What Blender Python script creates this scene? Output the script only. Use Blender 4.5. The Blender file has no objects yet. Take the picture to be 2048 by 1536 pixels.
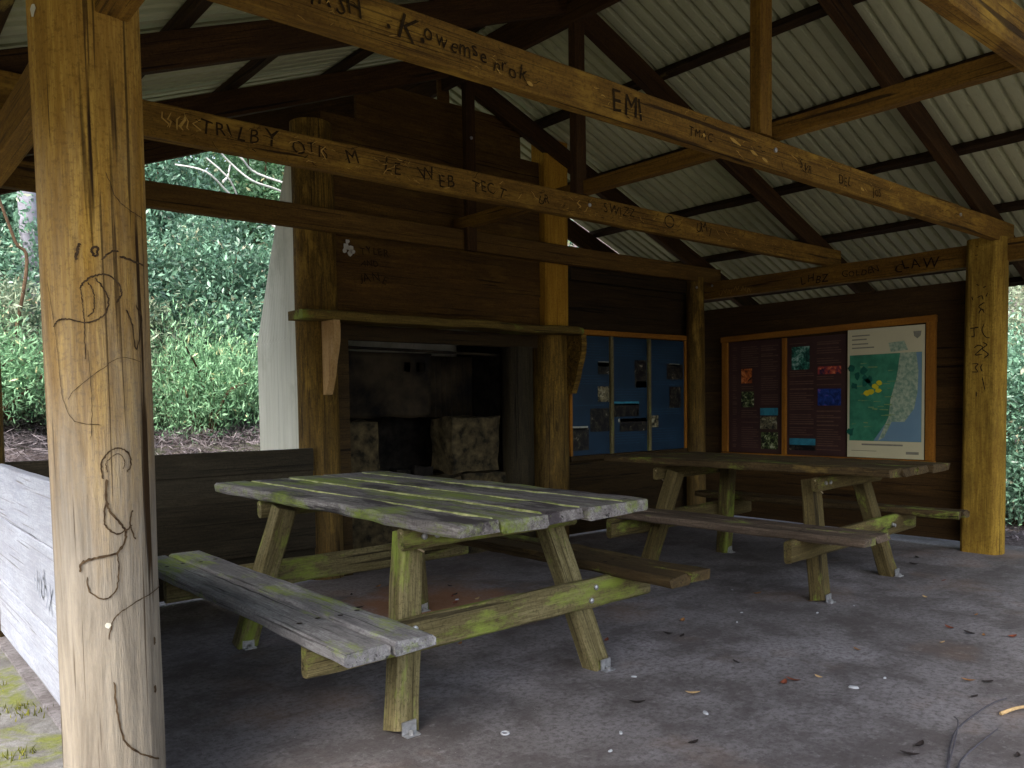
import bpy, math, random
import numpy as np
from mathutils import Vector, Matrix, noise
from math import radians, sin, cos, pi, tan, atan2

# ------------------------------------------------------------------ scene
scene = bpy.context.scene
COL = scene.collection
random.seed(4)
rng = np.random.default_rng(7)

# camera ---------------------------------------------------------------
cam = bpy.data.cameras.new("camera")
co = bpy.data.objects.new("camera", cam)
COL.objects.link(co)
YAW, PIT, ROL, FPX = radians(39.97), radians(-2.62), radians(-0.77), 1625.06
fw = Vector((sin(YAW) * cos(PIT), cos(YAW) * cos(PIT), sin(PIT)))
rt = Vector((cos(YAW), -sin(YAW), 0))
up = rt.cross(fw)
r2 = rt * cos(ROL) + up * sin(ROL)
u2 = -rt * sin(ROL) + up * cos(ROL)
m = Matrix((r2, u2, -fw)).transposed().to_4x4()
m.translation = (0, 0, 1.2)
co.matrix_world = m
cam.sensor_width = 36.0
cam.lens = FPX / 2048 * 36.0
cam.shift_y = (880.4 - 768) / 2048
cam.shift_x = 0.0007
cam.clip_start, cam.clip_end = 0.05, 500
scene.camera = co

# world + sun ------------------------------------------------------------
SUN_EL, SUN_AZ = radians(46), radians(243)      # azimuth measured from +Y towards +X
world = bpy.data.worlds.new("World")
scene.world = world
world.use_nodes = True
wn = world.node_tree.nodes
bg = wn["Background"]
sky = wn.new("ShaderNodeTexSky")
sky.sky_type = 'NISHITA'
sky.sun_disc = False
sky.sun_elevation = SUN_EL
sky.sun_rotation = SUN_AZ
sky.air_density = 1.0
sky.dust_density = 3.0
sky.ozone_density = 1.0
hs = wn.new("ShaderNodeHueSaturation")
hs.inputs['Saturation'].default_value = 0.6      # thin cloud whitens the sky
world.node_tree.links.new(sky.outputs[0], hs.inputs['Color'])
world.node_tree.links.new(hs.outputs[0], bg.inputs[0])
bg.inputs[1].default_value = 0.15
sd = bpy.data.lights.new("sun", 'SUN')
sd.energy = 1.2
sd.angle = radians(30)
sd.color = (1.0, 0.96, 0.88)
so = bpy.data.objects.new("sun", sd)
COL.objects.link(so)
sv = Vector((sin(SUN_AZ) * cos(SUN_EL), cos(SUN_AZ) * cos(SUN_EL), sin(SUN_EL)))
so.rotation_euler = sv.to_track_quat('Z', 'Y').to_euler()
so.location = sv * 20

scene.view_settings.view_transform = 'Standard'
scene.view_settings.look = 'None'
scene.view_settings.exposure = 2.08
scene.view_settings.gamma = 1.0
scene.render.engine = 'CYCLES'
scene.cycles.max_bounces = 8
scene.cycles.diffuse_bounces = 5
scene.cycles.glossy_bounces = 3
scene.cycles.use_denoising = True
scene.cycles.sample_clamp_indirect = 6.0

# ------------------------------------------------------------------ materials
MATS = {}

def nodes_of(name, rough=0.8, spec=0.3):
    mt = bpy.data.materials.new(name)
    mt.use_nodes = True
    nt = mt.node_tree
    b = nt.nodes["Principled BSDF"]
    b.inputs["Roughness"].default_value = rough
    b.inputs["Specular IOR Level"].default_value = spec
    MATS[name] = mt
    return mt, nt, b

def N(nt, t, **kw):
    n = nt.nodes.new(t)
    for k, v in kw.items():
        setattr(n, k, v)
    return n

def setin(n, **kw):
    for k, v in kw.items():
        n.inputs[k.replace('_', ' ')].default_value = v
    return n

def c4(c):
    return (c[0], c[1], c[2], 1.0)

def ramp(nt, src, stops):
    r = N(nt, "ShaderNodeValToRGB")
    e = r.color_ramp.elements
    while len(e) < len(stops):
        e.new(0.5)
    for i, (p, c) in enumerate(stops):
        e[i].position = p
        e[i].color = c4(c) if hasattr(c, '__len__') else (c, c, c, 1)
    nt.links.new(src, r.inputs[0])
    return r.outputs[0]

def mix(nt, fac, a, b, mode='MIX'):
    x = N(nt, "ShaderNodeMix", data_type='RGBA', blend_type=mode)
    for sock, v in ((x.inputs[0], fac), (x.inputs[6], a), (x.inputs[7], b)):
        if hasattr(v, 'is_linked') or hasattr(v, 'links'):
            nt.links.new(v, sock)
        else:
            sock.default_value = c4(v) if hasattr(v, '__len__') else v
    return x.outputs[2]

def math_(nt, op, a, b=0.0, clamp=False):
    x = N(nt, "ShaderNodeMath", operation=op, use_clamp=clamp)
    for sock, v in ((x.inputs[0], a), (x.inputs[1], b)):
        if hasattr(v, 'links'):
            nt.links.new(v, sock)
        else:
            sock.default_value = v
    return x.outputs[0]

def coords(nt, scale=(1, 1, 1), rnd=True):
    tc = N(nt, "ShaderNodeTexCoord")
    src = tc.outputs['Object']
    if rnd:
        oi = N(nt, "ShaderNodeObjectInfo")
        mul = N(nt, "ShaderNodeVectorMath", operation='SCALE')
        nt.links.new(oi.outputs['Random'], mul.inputs[3])
        mul.inputs[0].default_value = (31.0, 17.0, 23.0)
        at = N(nt, "ShaderNodeAttribute", attribute_name="tone")
        mul2 = N(nt, "ShaderNodeVectorMath", operation='SCALE')
        nt.links.new(at.outputs['Fac'], mul2.inputs[3])
        mul2.inputs[0].default_value = (13.0, 7.0, 19.0)
        ad0 = N(nt, "ShaderNodeVectorMath", operation='ADD')
        nt.links.new(mul.outputs[0], ad0.inputs[0]); nt.links.new(mul2.outputs[0], ad0.inputs[1])
        ad = N(nt, "ShaderNodeVectorMath", operation='ADD')
        nt.links.new(src, ad.inputs[0])
        nt.links.new(ad0.outputs[0], ad.inputs[1])
        src = ad.outputs[0]
    mp = N(nt, "ShaderNodeMapping")
    mp.inputs['Scale'].default_value = scale
    nt.links.new(src, mp.inputs[0])
    return mp.outputs[0]

def tex(nt, vec, scale=1.0, detail=5, rough=0.6, dist=0.0):
    n = N(nt, "ShaderNodeTexNoise")
    setin(n, Scale=scale, Detail=detail, Roughness=rough, Distortion=dist)
    nt.links.new(vec, n.inputs['Vector'])
    return n.outputs['Fac']

AX = {'X': lambda l, t: (l, t, t), 'Y': lambda l, t: (t, l, t), 'Z': lambda l, t: (t, t, l)}

def wood(name, axis, light, dark, crack=(0.02, 0.012, 0.006), rough=0.85, grain=1.0, patch=None, patch_lo=0.5, patch_hi=0.62,
         moss=0.0, weather=None, tonal=0.35, bump=0.5, spec=0.2, crackamt=0.8):
    """long-grain timber: grain, cracks, blotches; optional moss patches and foot weathering"""
    mt, nt, b = nodes_of(name, rough, spec)
    f = AX[axis]
    g1 = tex(nt, coords(nt, f(2.4, 30 * grain)), 1.0, 8, 0.72, 0.5)
    g2 = tex(nt, coords(nt, f(9.0, 190 * grain)), 1.0, 4, 0.7)
    iso = tex(nt, coords(nt, (70, 70, 70)), 1.0, 4, 0.75)
    big = tex(nt, coords(nt, f(1.3, 4.0)), 1.0, 4, 0.6)
    col = mix(nt, ramp(nt, g1, [(0.32, 0.0), (0.68, 1.0)]), dark, light)
    col = mix(nt, math_(nt, 'MULTIPLY', ramp(nt, g2, [(0.38, 1.0), (0.56, 0.0)]), 0.7), col, dark)
    col = mix(nt, ramp(nt, iso, [(0.36, 0.55), (0.50, 0.0)]), col, mix(nt, 0.6, dark, crack))
    # blotches of tone
    col = mix(nt, ramp(nt, big, [(0.35, 0.55), (0.7, 0.0)]), col, mix(nt, 0.5, dark, crack))
    if patch is not None:
        pn = tex(nt, coords(nt, f(1.8, 5.5)), 1.0, 6, 0.7)
        col = mix(nt, ramp(nt, pn, [(patch_lo, 0.0), (patch_hi, 0.9)]), col, patch)
    # plank to plank tone
    at = N(nt, "ShaderNodeAttribute", attribute_name="tone")
    col = mix(nt, math_(nt, 'MULTIPLY', at.outputs['Fac'], tonal), col, mix(nt, 0.65, dark, crack))
    if weather is not None:
        wc, z0, z1 = weather
        ge = N(nt, "ShaderNodeNewGeometry")
        sx = N(nt, "ShaderNodeSeparateXYZ")
        nt.links.new(ge.outputs['Position'], sx.inputs[0])
        wv = tex(nt, coords(nt, f(1.2, 9)), 1.0, 5, 0.7)
        zz = math_(nt, 'ADD', sx.outputs[2], math_(nt, 'MULTIPLY', math_(nt, 'SUBTRACT', wv, 0.5), 1.6))
        mr = N(nt, "ShaderNodeMapRange")
        setin(mr, From_Min=z0, From_Max=z1, To_Min=0.92, To_Max=0.0)
        nt.links.new(zz, mr.inputs[0])
        col = mix(nt, mr.outputs[0], col, mix(nt, ramp(nt, g1, [(0.35, 0.0), (0.65, 1.0)]), tuple(x * 0.5 for x in wc), wc))
    # drying cracks
    ck = tex(nt, coords(nt, f(0.9, 34 * grain)), 1.0, 2, 0.5, 0.3)
    ckm = ramp(nt, ck, [(0.30, crackamt), (0.345, 0.0)])
    col = mix(nt, ckm, col, crack)
    ck2 = tex(nt, coords(nt, f(1.1, 95 * grain)), 1.0, 2, 0.5, 0.15)
    col = mix(nt, ramp(nt, ck2, [(0.325, 0.75 * crackamt), (0.365, 0.0)]), col, crack)
    if moss > 0:
        mn = tex(nt, coords(nt, f(1.5, 4.5)), 1.0, 7, 0.75)
        mo = mix(nt, g1, (0.13, 0.19, 0.02), (0.33, 0.40, 0.07))
        col = mix(nt, ramp(nt, mn, [(0.56 - 0.1 * moss, 0.0), (0.66 - 0.06 * moss, 0.85)]), col, mo)
    nt.links.new(col, b.inputs['Base Color'])
    bp = N(nt, "ShaderNodeBump")
    setin(bp, Strength=bump, Distance=0.006)
    h = math_(nt, 'ADD', math_(nt, 'MULTIPLY', g1, 0.7), math_(nt, 'MULTIPLY', g2, 0.4))
    h = math_(nt, 'ADD', h, math_(nt, 'MULTIPLY', iso, 0.25))
    h = math_(nt, 'SUBTRACT', h, math_(nt, 'MULTIPLY', ckm, 0.9))
    nt.links.new(h, bp.inputs['Height'])
    nt.links.new(bp.outputs[0], b.inputs['Normal'])
    return mt

def plain(name, col, rough=0.7, spec=0.3, var=0.25, scale=20, metallic=0.0, col2=None, bump=0.1):
    mt, nt, b = nodes_of(name, rough, spec)
    n = tex(nt, coords(nt, (scale,) * 3), 1.0, 5, 0.6)
    c = mix(nt, ramp(nt, n, [(0.35, 0.0), (0.68, 1.0)]), tuple(x * (1 - var) for x in col), col2 or col)
    nt.links.new(c, b.inputs['Base Color'])
    b.inputs['Metallic'].default_value = metallic
    if bump:
        bp = N(nt, "ShaderNodeBump"); setin(bp, Strength=bump, Distance=0.004)
        nt.links.new(n, bp.inputs['Height']); nt.links.new(bp.outputs[0], b.inputs['Normal'])
    return mt

GREY = (0.42, 0.38, 0.33)
wood('log_ochre', 'X', (0.789, 0.499, 0.104), (0.332, 0.170, 0.026), crack=(0.035, 0.018, 0.006), weather=((0.29, 0.26, 0.22), 0.8, 1.9), crackamt=1.0, tonal=0, bump=1.0, grain=0.8)
wood('log_yellow', 'X', (0.618, 0.406, 0.061), (0.208, 0.114, 0.013), crack=(0.03, 0.015, 0.004), tonal=0, crackamt=0.7, bump=1.0, patch=(0.122, 0.074, 0.011), patch_lo=0.54, patch_hi=0.70)
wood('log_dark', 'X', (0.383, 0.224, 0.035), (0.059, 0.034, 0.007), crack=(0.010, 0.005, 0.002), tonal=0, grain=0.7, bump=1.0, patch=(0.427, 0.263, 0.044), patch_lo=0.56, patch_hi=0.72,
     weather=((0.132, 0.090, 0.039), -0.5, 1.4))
wood('log_gold', 'X', (0.688, 0.397, 0.043), (0.400, 0.192, 0.018), crack=(0.049, 0.022, 0.005), tonal=0, crackamt=0.3)
wood('log_sooty', 'X', (0.061, 0.048, 0.022), (0.02, 0.015, 0.008), crack=(0.006, 0.004, 0.002), tonal=0, grain=0.7, bump=1.0)
wood('beam', 'X', (0.416, 0.234, 0.034), (0.134, 0.064, 0.010), crack=(0.016, 0.008, 0.003), patch=(0.468, 0.273, 0.039), patch_lo=0.54, patch_hi=0.72, bump=1.0)
wood('beam_warm', 'X', (0.403, 0.221, 0.031), (0.146, 0.070, 0.011), crack=(0.016, 0.008, 0.003), bump=1.0, patch=(0.102, 0.048, 0.009), patch_lo=0.55, patch_hi=0.7)
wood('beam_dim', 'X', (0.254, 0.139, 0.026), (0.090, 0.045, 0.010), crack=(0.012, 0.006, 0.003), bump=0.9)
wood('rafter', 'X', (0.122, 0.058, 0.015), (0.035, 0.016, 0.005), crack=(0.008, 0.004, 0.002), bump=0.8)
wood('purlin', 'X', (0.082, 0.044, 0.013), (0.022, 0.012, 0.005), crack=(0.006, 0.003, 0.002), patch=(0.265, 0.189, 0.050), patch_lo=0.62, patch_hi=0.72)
wood('boards_x', 'X', (0.260, 0.137, 0.023), (0.084, 0.041, 0.010), crack=(0.008, 0.004, 0.002), tonal=0.5, patch=(0.27, 0.16, 0.028), patch_lo=0.56, patch_hi=0.8, bump=0.8)
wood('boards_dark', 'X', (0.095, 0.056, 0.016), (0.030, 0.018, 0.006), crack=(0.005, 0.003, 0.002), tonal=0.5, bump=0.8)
wood('boards_y', 'Y', (0.15, 0.078, 0.018), (0.052, 0.027, 0.008), crack=(0.005, 0.003, 0.002), tonal=0.5, bump=0.8)
wood('rail_dark', 'X', (0.115, 0.092, 0.055), (0.032, 0.026, 0.016), crack=(0.008, 0.006, 0.004), moss=0.0, tonal=0.5, bump=0.9)
wood('rail_grey', 'Y', (0.552, 0.588, 0.660), (0.312, 0.336, 0.408), crack=(0.16, 0.14, 0.13), patch=(0.28, 0.30, 0.37), patch_lo=0.58, patch_hi=0.72, tonal=0.25, crackamt=0.7, bump=0.6)
wood('mantel', 'X', (0.30, 0.21, 0.045), (0.11, 0.07, 0.016), crack=(0.016, 0.010, 0.004), moss=0.2)
wood('split', 'Z', (0.62, 0.42, 0.20), (0.42, 0.25, 0.09), crack=(0.16, 0.08, 0.03), crackamt=0.4)
wood('table_grey', 'Y', (0.538, 0.510, 0.470), (0.140, 0.120, 0.115), crack=(0.022, 0.018, 0.018), moss=0.72, tonal=0.2, patch=(0.06, 0.048, 0.052), patch_lo=0.52, patch_hi=0.60, bump=1.0)
wood('bench_grey', 'Y', (0.462, 0.462, 0.462), (0.160, 0.150, 0.155), crack=(0.03, 0.026, 0.028), moss=0.3, tonal=0.25, patch=(0.10, 0.09, 0.10), patch_lo=0.55, patch_hi=0.68, bump=1.0)
wood('leg_wood', 'X', (0.33, 0.28, 0.14), (0.10, 0.08, 0.03), crack=(0.022, 0.016, 0.008), moss=0.45, tonal=0, bump=1.0)
wood('table_brown', 'Y', (0.17, 0.115, 0.045), (0.055, 0.035, 0.015), crack=(0.012, 0.008, 0.004), moss=0.05, tonal=0.3, bump=0.9, patch=(0.28, 0.19, 0.05), patch_lo=0.6, patch_hi=0.72)
wood('bench_brown', 'Y', (0.27, 0.20, 0.145), (0.085, 0.06, 0.04), crack=(0.016, 0.012, 0.01), moss=0.02, tonal=0.3, bump=0.9)
wood('leg_brown', 'X', (0.24, 0.185, 0.07), (0.075, 0.055, 0.02), crack=(0.014, 0.010, 0.005), moss=0.2, tonal=0, bump=1.0)
wood('frame_orange', 'X', (0.46, 0.20, 0.02), (0.26, 0.10, 0.010), crack=(0.08, 0.03, 0.01), crackamt=0.3)
plain('moss_pale', (0.42, 0.46, 0.14), 0.95, 0.1, 0.4, 18, col2=(0.66, 0.68, 0.32), bump=0.6)
plain('bolt', (0.55, 0.55, 0.56), 0.4, 0.5, 0.4, 60, metallic=0.7)
plain('ink', (0.018, 0.012, 0.008), 0.8, 0.1, 0.3, 40)
plain('worn_ink', (0.02, 0.012, 0.006), 0.85, 0.1, 0.1, 30, col2=(0.045, 0.026, 0.008), bump=0)
plain('carve_pale', (0.50, 0.30, 0.07), 0.8, 0.1, 0.2, 40)
plain('paint_white', (0.6, 0.57, 0.48), 0.7, 0.2, 0.1, 40)
plain('frayed', (0.42, 0.33, 0.2), 0.8, 0.2, 0.4, 40)
plain('white_chip', (0.48, 0.49, 0.52), 0.7, 0.2, 0.2, 60)
plain('dry_leaf', (0.36, 0.17, 0.06), 0.7, 0.3, 0.5, 60)
plain('pale_leaf', (0.62, 0.42, 0.20), 0.7, 0.3, 0.3, 60)
plain('red_leaf', (0.22, 0.06, 0.03), 0.7, 0.3, 0.4, 60)
plain('dark_leaf', (0.03, 0.022, 0.02), 0.7, 0.3, 0.4, 60)
plain('twig', (0.09, 0.085, 0.10), 0.8, 0.2, 0.4, 30)
plain('soot', (0.010, 0.009, 0.008), 0.9, 0.1, 0.5, 12, col2=(0.022, 0.018, 0.014))
plain('soot_sheet', (0.008, 0.006, 0.005), 0.8, 0.15, 0.6, 4, col2=(0.042, 0.030, 0.016), bump=0.4)
plain('hearth_stone', (0.022, 0.018, 0.010), 0.9, 0.2, 0.5, 13, col2=(0.10, 0.075, 0.035), bump=1.0)
plain('bark_grey', (0.30, 0.29, 0.34), 0.9, 0.1, 0.4, 9, bump=0.8)
plain('branch_pale', (0.62, 0.60, 0.56), 0.9, 0.1, 0.3, 9)
plain('stem_brown', (0.12, 0.075, 0.045), 0.9, 0.1, 0.5, 20)

def roof_material():
    mt, nt, b = nodes_of('roof_sheet', 0.5, 0.35)
    n = tex(nt, coords(nt, (0.9, 0.9, 0.9)), 1.0, 5, 0.7)
    n2 = tex(nt, coords(nt, (9, 3, 9)), 1.0, 5, 0.7)
    c = mix(nt, ramp(nt, n, [(0.35, 0.0), (0.7, 1.0)]), (0.44, 0.44, 0.235), (0.58, 0.57, 0.325))
    ta = N(nt, "ShaderNodeAttribute", attribute_name="tone")
    c = mix(nt, math_(nt, 'MULTIPLY', ta.outputs['Fac'], 0.4), c, (0.30, 0.31, 0.24))
    sc_ = tex(nt, coords(nt, (3.0, 26, 26)), 1.0, 5, 0.7)
    c = mix(nt, ramp(nt, sc_, [(0.56, 0.0), (0.72, 0.45)]), c, (0.24, 0.22, 0.13))
    c = mix(nt, ramp(nt, n2, [(0.6, 0.0), (0.8, 0.4)]), c, (0.2, 0.19, 0.12))
    nt.links.new(c, b.inputs['Base Color'])
roof_material()

def cladding():
    mt, nt, b = nodes_of('chimney_sheet', 0.55, 0.35)
    n = tex(nt, coords(nt, (8, 8, 1.0)), 1.0, 5, 0.7)
    n2 = tex(nt, coords(nt, (3, 3, 2.2)), 1.0, 6, 0.7)
    c = mix(nt, ramp(nt, n, [(0.35, 0.0), (0.7, 1.0)]), (0.58, 0.57, 0.46), (0.70, 0.69, 0.57))
    c = mix(nt, ramp(nt, n2, [(0.52, 0.0), (0.75, 0.6)]), c, (0.30, 0.31, 0.20))
    st = tex(nt, coords(nt, (30, 30, 0.8)), 1.0, 4, 0.7)
    c = mix(nt, ramp(nt, st, [(0.52, 0.0), (0.68, 0.5)]), c, (0.36, 0.36, 0.27))
    nt.links.new(c, b.inputs['Base Color'])
cladding()

def floor_material():
    mt, nt, b = nodes_of('concrete', 0.85, 0.25)
    v = coords(nt, (1, 1, 1), rnd=False)
    big = tex(nt, v, 0.7, 7, 0.6, 0.4)
    med = tex(nt, v, 2.6, 7, 0.65, 0.2)
    fine = tex(nt, v, 38, 6, 0.8)
    speck = tex(nt, v, 95, 2, 0.5)
    c = mix(nt, ramp(nt, big, [(0.36, 0.0), (0.64, 1.0)]), (0.16, 0.146, 0.146), (0.285, 0.268, 0.278))
    c = mix(nt, ramp(nt, med, [(0.40, 0.7), (0.56, 0.0)]), c, (0.075, 0.062, 0.058))
    c = mix(nt, ramp(nt, fine, [(0.40, 0.75), (0.54, 0.0)]), c, (0.085, 0.072, 0.072))
    c = mix(nt, ramp(nt, tex(nt, v, 17, 6, 0.8), [(0.55, 0.0), (0.68, 0.35)]), c, (0.38, 0.36, 0.37))
    wear = tex(nt, coords(nt, (1.2, 4.5, 1), rnd=False), 1.0, 7, 0.7, 0.6)
    c = mix(nt, ramp(nt, wear, [(0.56, 0.0), (0.72, 0.7)]), c, (0.07, 0.06, 0.06))
    warm = tex(nt, coords(nt, (0.8, 0.8, 0.8), rnd=False), 1.3, 5, 0.6)
    c = mix(nt, ramp(nt, warm, [(0.55, 0.0), (0.72, 0.5)]), c, (0.23, 0.14, 0.085))
    # orange clay washed under the near table
    tc = N(nt, "ShaderNodeTexCoord")
    mp = N(nt, "ShaderNodeMapping")
    mp.inputs['Location'].default_value = (-2.72, -3.95, 0)
    nt.links.new(tc.outputs['Object'], mp.inputs[0])
    ln = N(nt, "ShaderNodeVectorMath", operation='LENGTH')
    nt.links.new(mp.outputs[0], ln.inputs[0])
    dist = math_(nt, 'ADD', ln.outputs['Value'], math_(nt, 'MULTIPLY', math_(nt, 'SUBTRACT', med, 0.5), 0.9))
    c = mix(nt, ramp(nt, dist, [(0.30, 0.7), (0.62, 0.0)]), c, (0.34, 0.15, 0.055))
    c = mix(nt, ramp(nt, speck, [(0.74, 0.0), (0.78, 0.8)]), c, (0.45, 0.43, 0.42))
    c = mix(nt, ramp(nt, speck, [(0.23, 0.8), (0.27, 0.0)]), c, (0.05, 0.04, 0.04))
    nt.links.new(c, b.inputs['Base Color'])
    bp = N(nt, "ShaderNodeBump"); setin(bp, Strength=0.6, Distance=0.006)
    nt.links.new(math_(nt, 'ADD', math_(nt, 'ADD', fine, math_(nt, 'MULTIPLY', speck, 0.6)), math_(nt, 'MULTIPLY', med, 2.0)), bp.inputs['Height'])
    nt.links.new(bp.outputs[0], b.inputs['Normal'])
floor_material()

def path_material():
    mt, nt, b = nodes_of('mossy_path', 0.9, 0.2)
    v = coords(nt, (1, 1, 1), rnd=False)
    med = tex(nt, v, 3.0, 8, 0.7)
    mo = tex(nt, v, 2.1, 8, 0.72, 0.4)
    fine = tex(nt, v, 40, 4, 0.7)
    c = mix(nt, ramp(nt, med, [(0.38, 0.0), (0.62, 1.0)]), (0.10, 0.095, 0.09), (0.22, 0.215, 0.21))
    c = mix(nt, ramp(nt, fine, [(0.42, 0.5), (0.6, 0.0)]), c, (0.10, 0.09, 0.08))
    c = mix(nt, ramp(nt, mo, [(0.48, 0.0), (0.57, 0.85)]), c, mix(nt, fine, (0.06, 0.08, 0.012), (0.20, 0.21, 0.03)))
    nt.links.new(c, b.inputs['Base Color'])
    bp = N(nt, "ShaderNodeBump"); setin(bp, Strength=0.6, Distance=0.012)
    nt.links.new(math_(nt, 'ADD', fine, mo), bp.inputs['Height'])
    nt.links.new(bp.outputs[0], b.inputs['Normal'])
path_material()

def litter_material():
    mt, nt, b = nodes_of('leaf_litter', 0.95, 0.1)
    v = coords(nt, (1, 1, 1), rnd=False)
    big = tex(nt, v, 0.8, 6, 0.7)
    fine = tex(nt, v, 28, 6, 0.8)
    c = mix(nt, ramp(nt, fine, [(0.4, 0.0), (0.62, 1.0)]), (0.05, 0.038, 0.034), (0.22, 0.18, 0.18))
    c = mix(nt, ramp(nt, big, [(0.5, 0.0), (0.65, 0.7)]), c, mix(nt, fine, (0.02, 0.05, 0.01), (0.12, 0.2, 0.05)))
    nt.links.new(c, b.inputs['Base Color'])
    bp = N(nt, "ShaderNodeBump"); setin(bp, Strength=1.0, Distance=0.03)
    nt.links.new(fine, bp.inputs['Height']); nt.links.new(bp.outputs[0], b.inputs['Normal'])
litter_material()

def leaf_material(name, a, b_, rough=0.45, spec=0.5, tips=True):
    mt, nt, b = nodes_of(name, rough, spec)
    at = N(nt, "ShaderNodeAttribute", attribute_name="tone")
    pale = (b_[0] * 2.6 + 0.05, b_[1] * 1.35 + 0.03, b_[2] * 1.3 + 0.03)
    if not tips: pale = b_
    c = ramp(nt, at.outputs['Fac'], [(0.0, a), (0.7, b_), (0.9, tuple(min(1, x * 1.6) for x in b_)), (0.97, pale)])
    nt.links.new(c, b.inputs['Base Color'])
    tr = N(nt, "ShaderNodeBsdfTranslucent")
    nt.links.new(c, tr.inputs[0])
    ms = N(nt, "ShaderNodeMixShader"); ms.inputs[0].default_value = 0.25
    nt.links.new(b.outputs[0], ms.inputs[1]); nt.links.new(tr.outputs[0], ms.inputs[2])
    nt.links.new(ms.outputs[0], nt.nodes["Material Output"].inputs[0])
leaf_material('leaf_dark', (0.012, 0.043, 0.025), (0.18, 0.33, 0.22), 0.3, 0.7)
leaf_material('leaf_mid', (0.03, 0.09, 0.04), (0.20, 0.36, 0.19), 0.35, 0.6)
leaf_material('leaf_fern', (0.04, 0.13, 0.06), (0.28, 0.50, 0.27), 0.5, 0.4)
leaf_material('leaf_grey', (0.09, 0.12, 0.07), (0.30, 0.36, 0.24), 0.5, 0.4)
leaf_material('twig_litter', (0.05, 0.036, 0.036), (0.23, 0.20, 0.21), 0.9, 0.1, False)

# ------------------------------------------------------------------ object helpers
WM = {}

def tag(o, label=None, cat=None, group=None, kind=None):
    if label: o['label'] = label
    if cat: o['category'] = cat
    if group: o['group'] = group
    if kind: o['kind'] = kind
    return o

def put(o, M, parent=None):
    COL.objects.link(o)
    WM[o.name] = M.copy()
    if parent is not None:
        o.parent = parent
        o.matrix_local = WM[parent.name].inverted() @ M
    else:
        o.matrix_world = M
    return o

def empty(name, loc, rz=0.0):
    o = bpy.data.objects.new(name, None)
    o.empty_display_size = 0.2
    return put(o, Matrix.Translation(loc) @ Matrix.Rotation(rz, 4, 'Z'))

class MB:
    def __init__(s): s.v = []; s.f = []; s.m = []; s.t = []
    def add(s, v, f, mi=0, tone=0.0):
        k = len(s.v); s.v += [tuple(x) for x in v]
        for q in f:
            s.f.append([i + k for i in q]); s.m.append(mi); s.t.append(tone)
    def mesh(s, name, mats, smooth=False):
        me = bpy.data.meshes.new(name)
        me.from_pydata(s.v, [], s.f)
        for x in mats: me.materials.append(MATS[x])
        me.polygons.foreach_set('material_index', s.m)
        a = me.attributes.new('tone', 'FLOAT', 'FACE'); a.data.foreach_set('value', s.t)
        if smooth: me.polygons.foreach_set('use_smooth', [True] * len(me.polygons))
        me.update()
        return me
    def build(s, name, mats, parent=None, M=None, smooth=False):
        if isinstance(mats, str): mats = [mats]
        o = bpy.data.objects.new(name, s.mesh(name, mats, smooth))
        return put(o, M or Matrix.Identity(4), parent)

def frame(p0, p1, upv=(0, 0, 1)):
    p0, p1 = Vector(p0), Vector(p1)
    x = (p1 - p0).normalized()
    z = Vector(upv); z = (z - x * z.dot(x)).normalized()
    y = z.cross(x)
    M = Matrix((x, y, z)).transposed().to_4x4(); M.translation = p0
    return M, (p1 - p0).length

def bar(mb, L, w, h, seg=0.25, jit=0.0015, ch=0.004, mi=0, tone=0.0, M=None, wav=0.0, endjit=0.0):
    """rough-sawn bar along +X, centred in Y and Z, chamfered edges, gently uneven"""
    n = max(1, int(L / seg)); sec0 = []
    a, b = w / 2, h / 2
    base = [(-a + ch, -b), (a - ch, -b), (a, -b + ch), (a, b - ch), (a - ch, b), (-a + ch, b), (-a, b - ch), (-a, -b + ch)]
    off = random.random() * 50
    v = []
    for i in range(n + 1):
        x = L * i / n
        wy = wav * noise.noise((x * 1.3 + off, 3.1, 0)); wz = wav * noise.noise((x * 1.3 + off, 7.7, 4))
        for k, (y, z) in enumerate(base):
            jx = endjit * random.uniform(-1, 1) if i in (0, n) else 0
            v.append((x + jx, y + wy + random.uniform(-jit, jit), z + wz + random.uniform(-jit, jit)))
    f = []
    for i in range(n):
        for k in range(8):
            k2 = (k + 1) % 8
            f.append([i * 8 + k, i * 8 + k2, (i + 1) * 8 + k2, (i + 1) * 8 + k])
    f.append([7 - k for k in range(8)]); f.append([n * 8 + k for k in range(8)])
    f = [list(reversed(q)) for q in f]
    if M is not None: v = [M @ Vector(p) for p in v]
    mb.add(v, f, mi, tone)

def timber(name, p0, p1, w, h, mat, parent, upv=(0, 0, 1), **kw):
    M, L = frame(p0, p1, upv)
    mb = MB(); bar(mb, L, w, h, tone=random.random() * 0.4, **kw)
    return mb.build(name, mat, parent, M)

def log_r(th, x, r, seed, flute=0.03, bumpy=0.025):
    return r * (1 + flute * noise.noise((cos(th) * 2.2 + seed, sin(th) * 2.2, x * 0.35)) + bumpy * noise.noise((cos(th) * 1.1, sin(th) * 1.1 + seed, x * 1.5))
                + 0.014 * noise.noise((cos(th) * 7 + seed, sin(th) * 7, x * 0.8)) + 0.010 * noise.noise((cos(th) * 19 + seed, sin(th) * 19, x * 1.6)))

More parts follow.
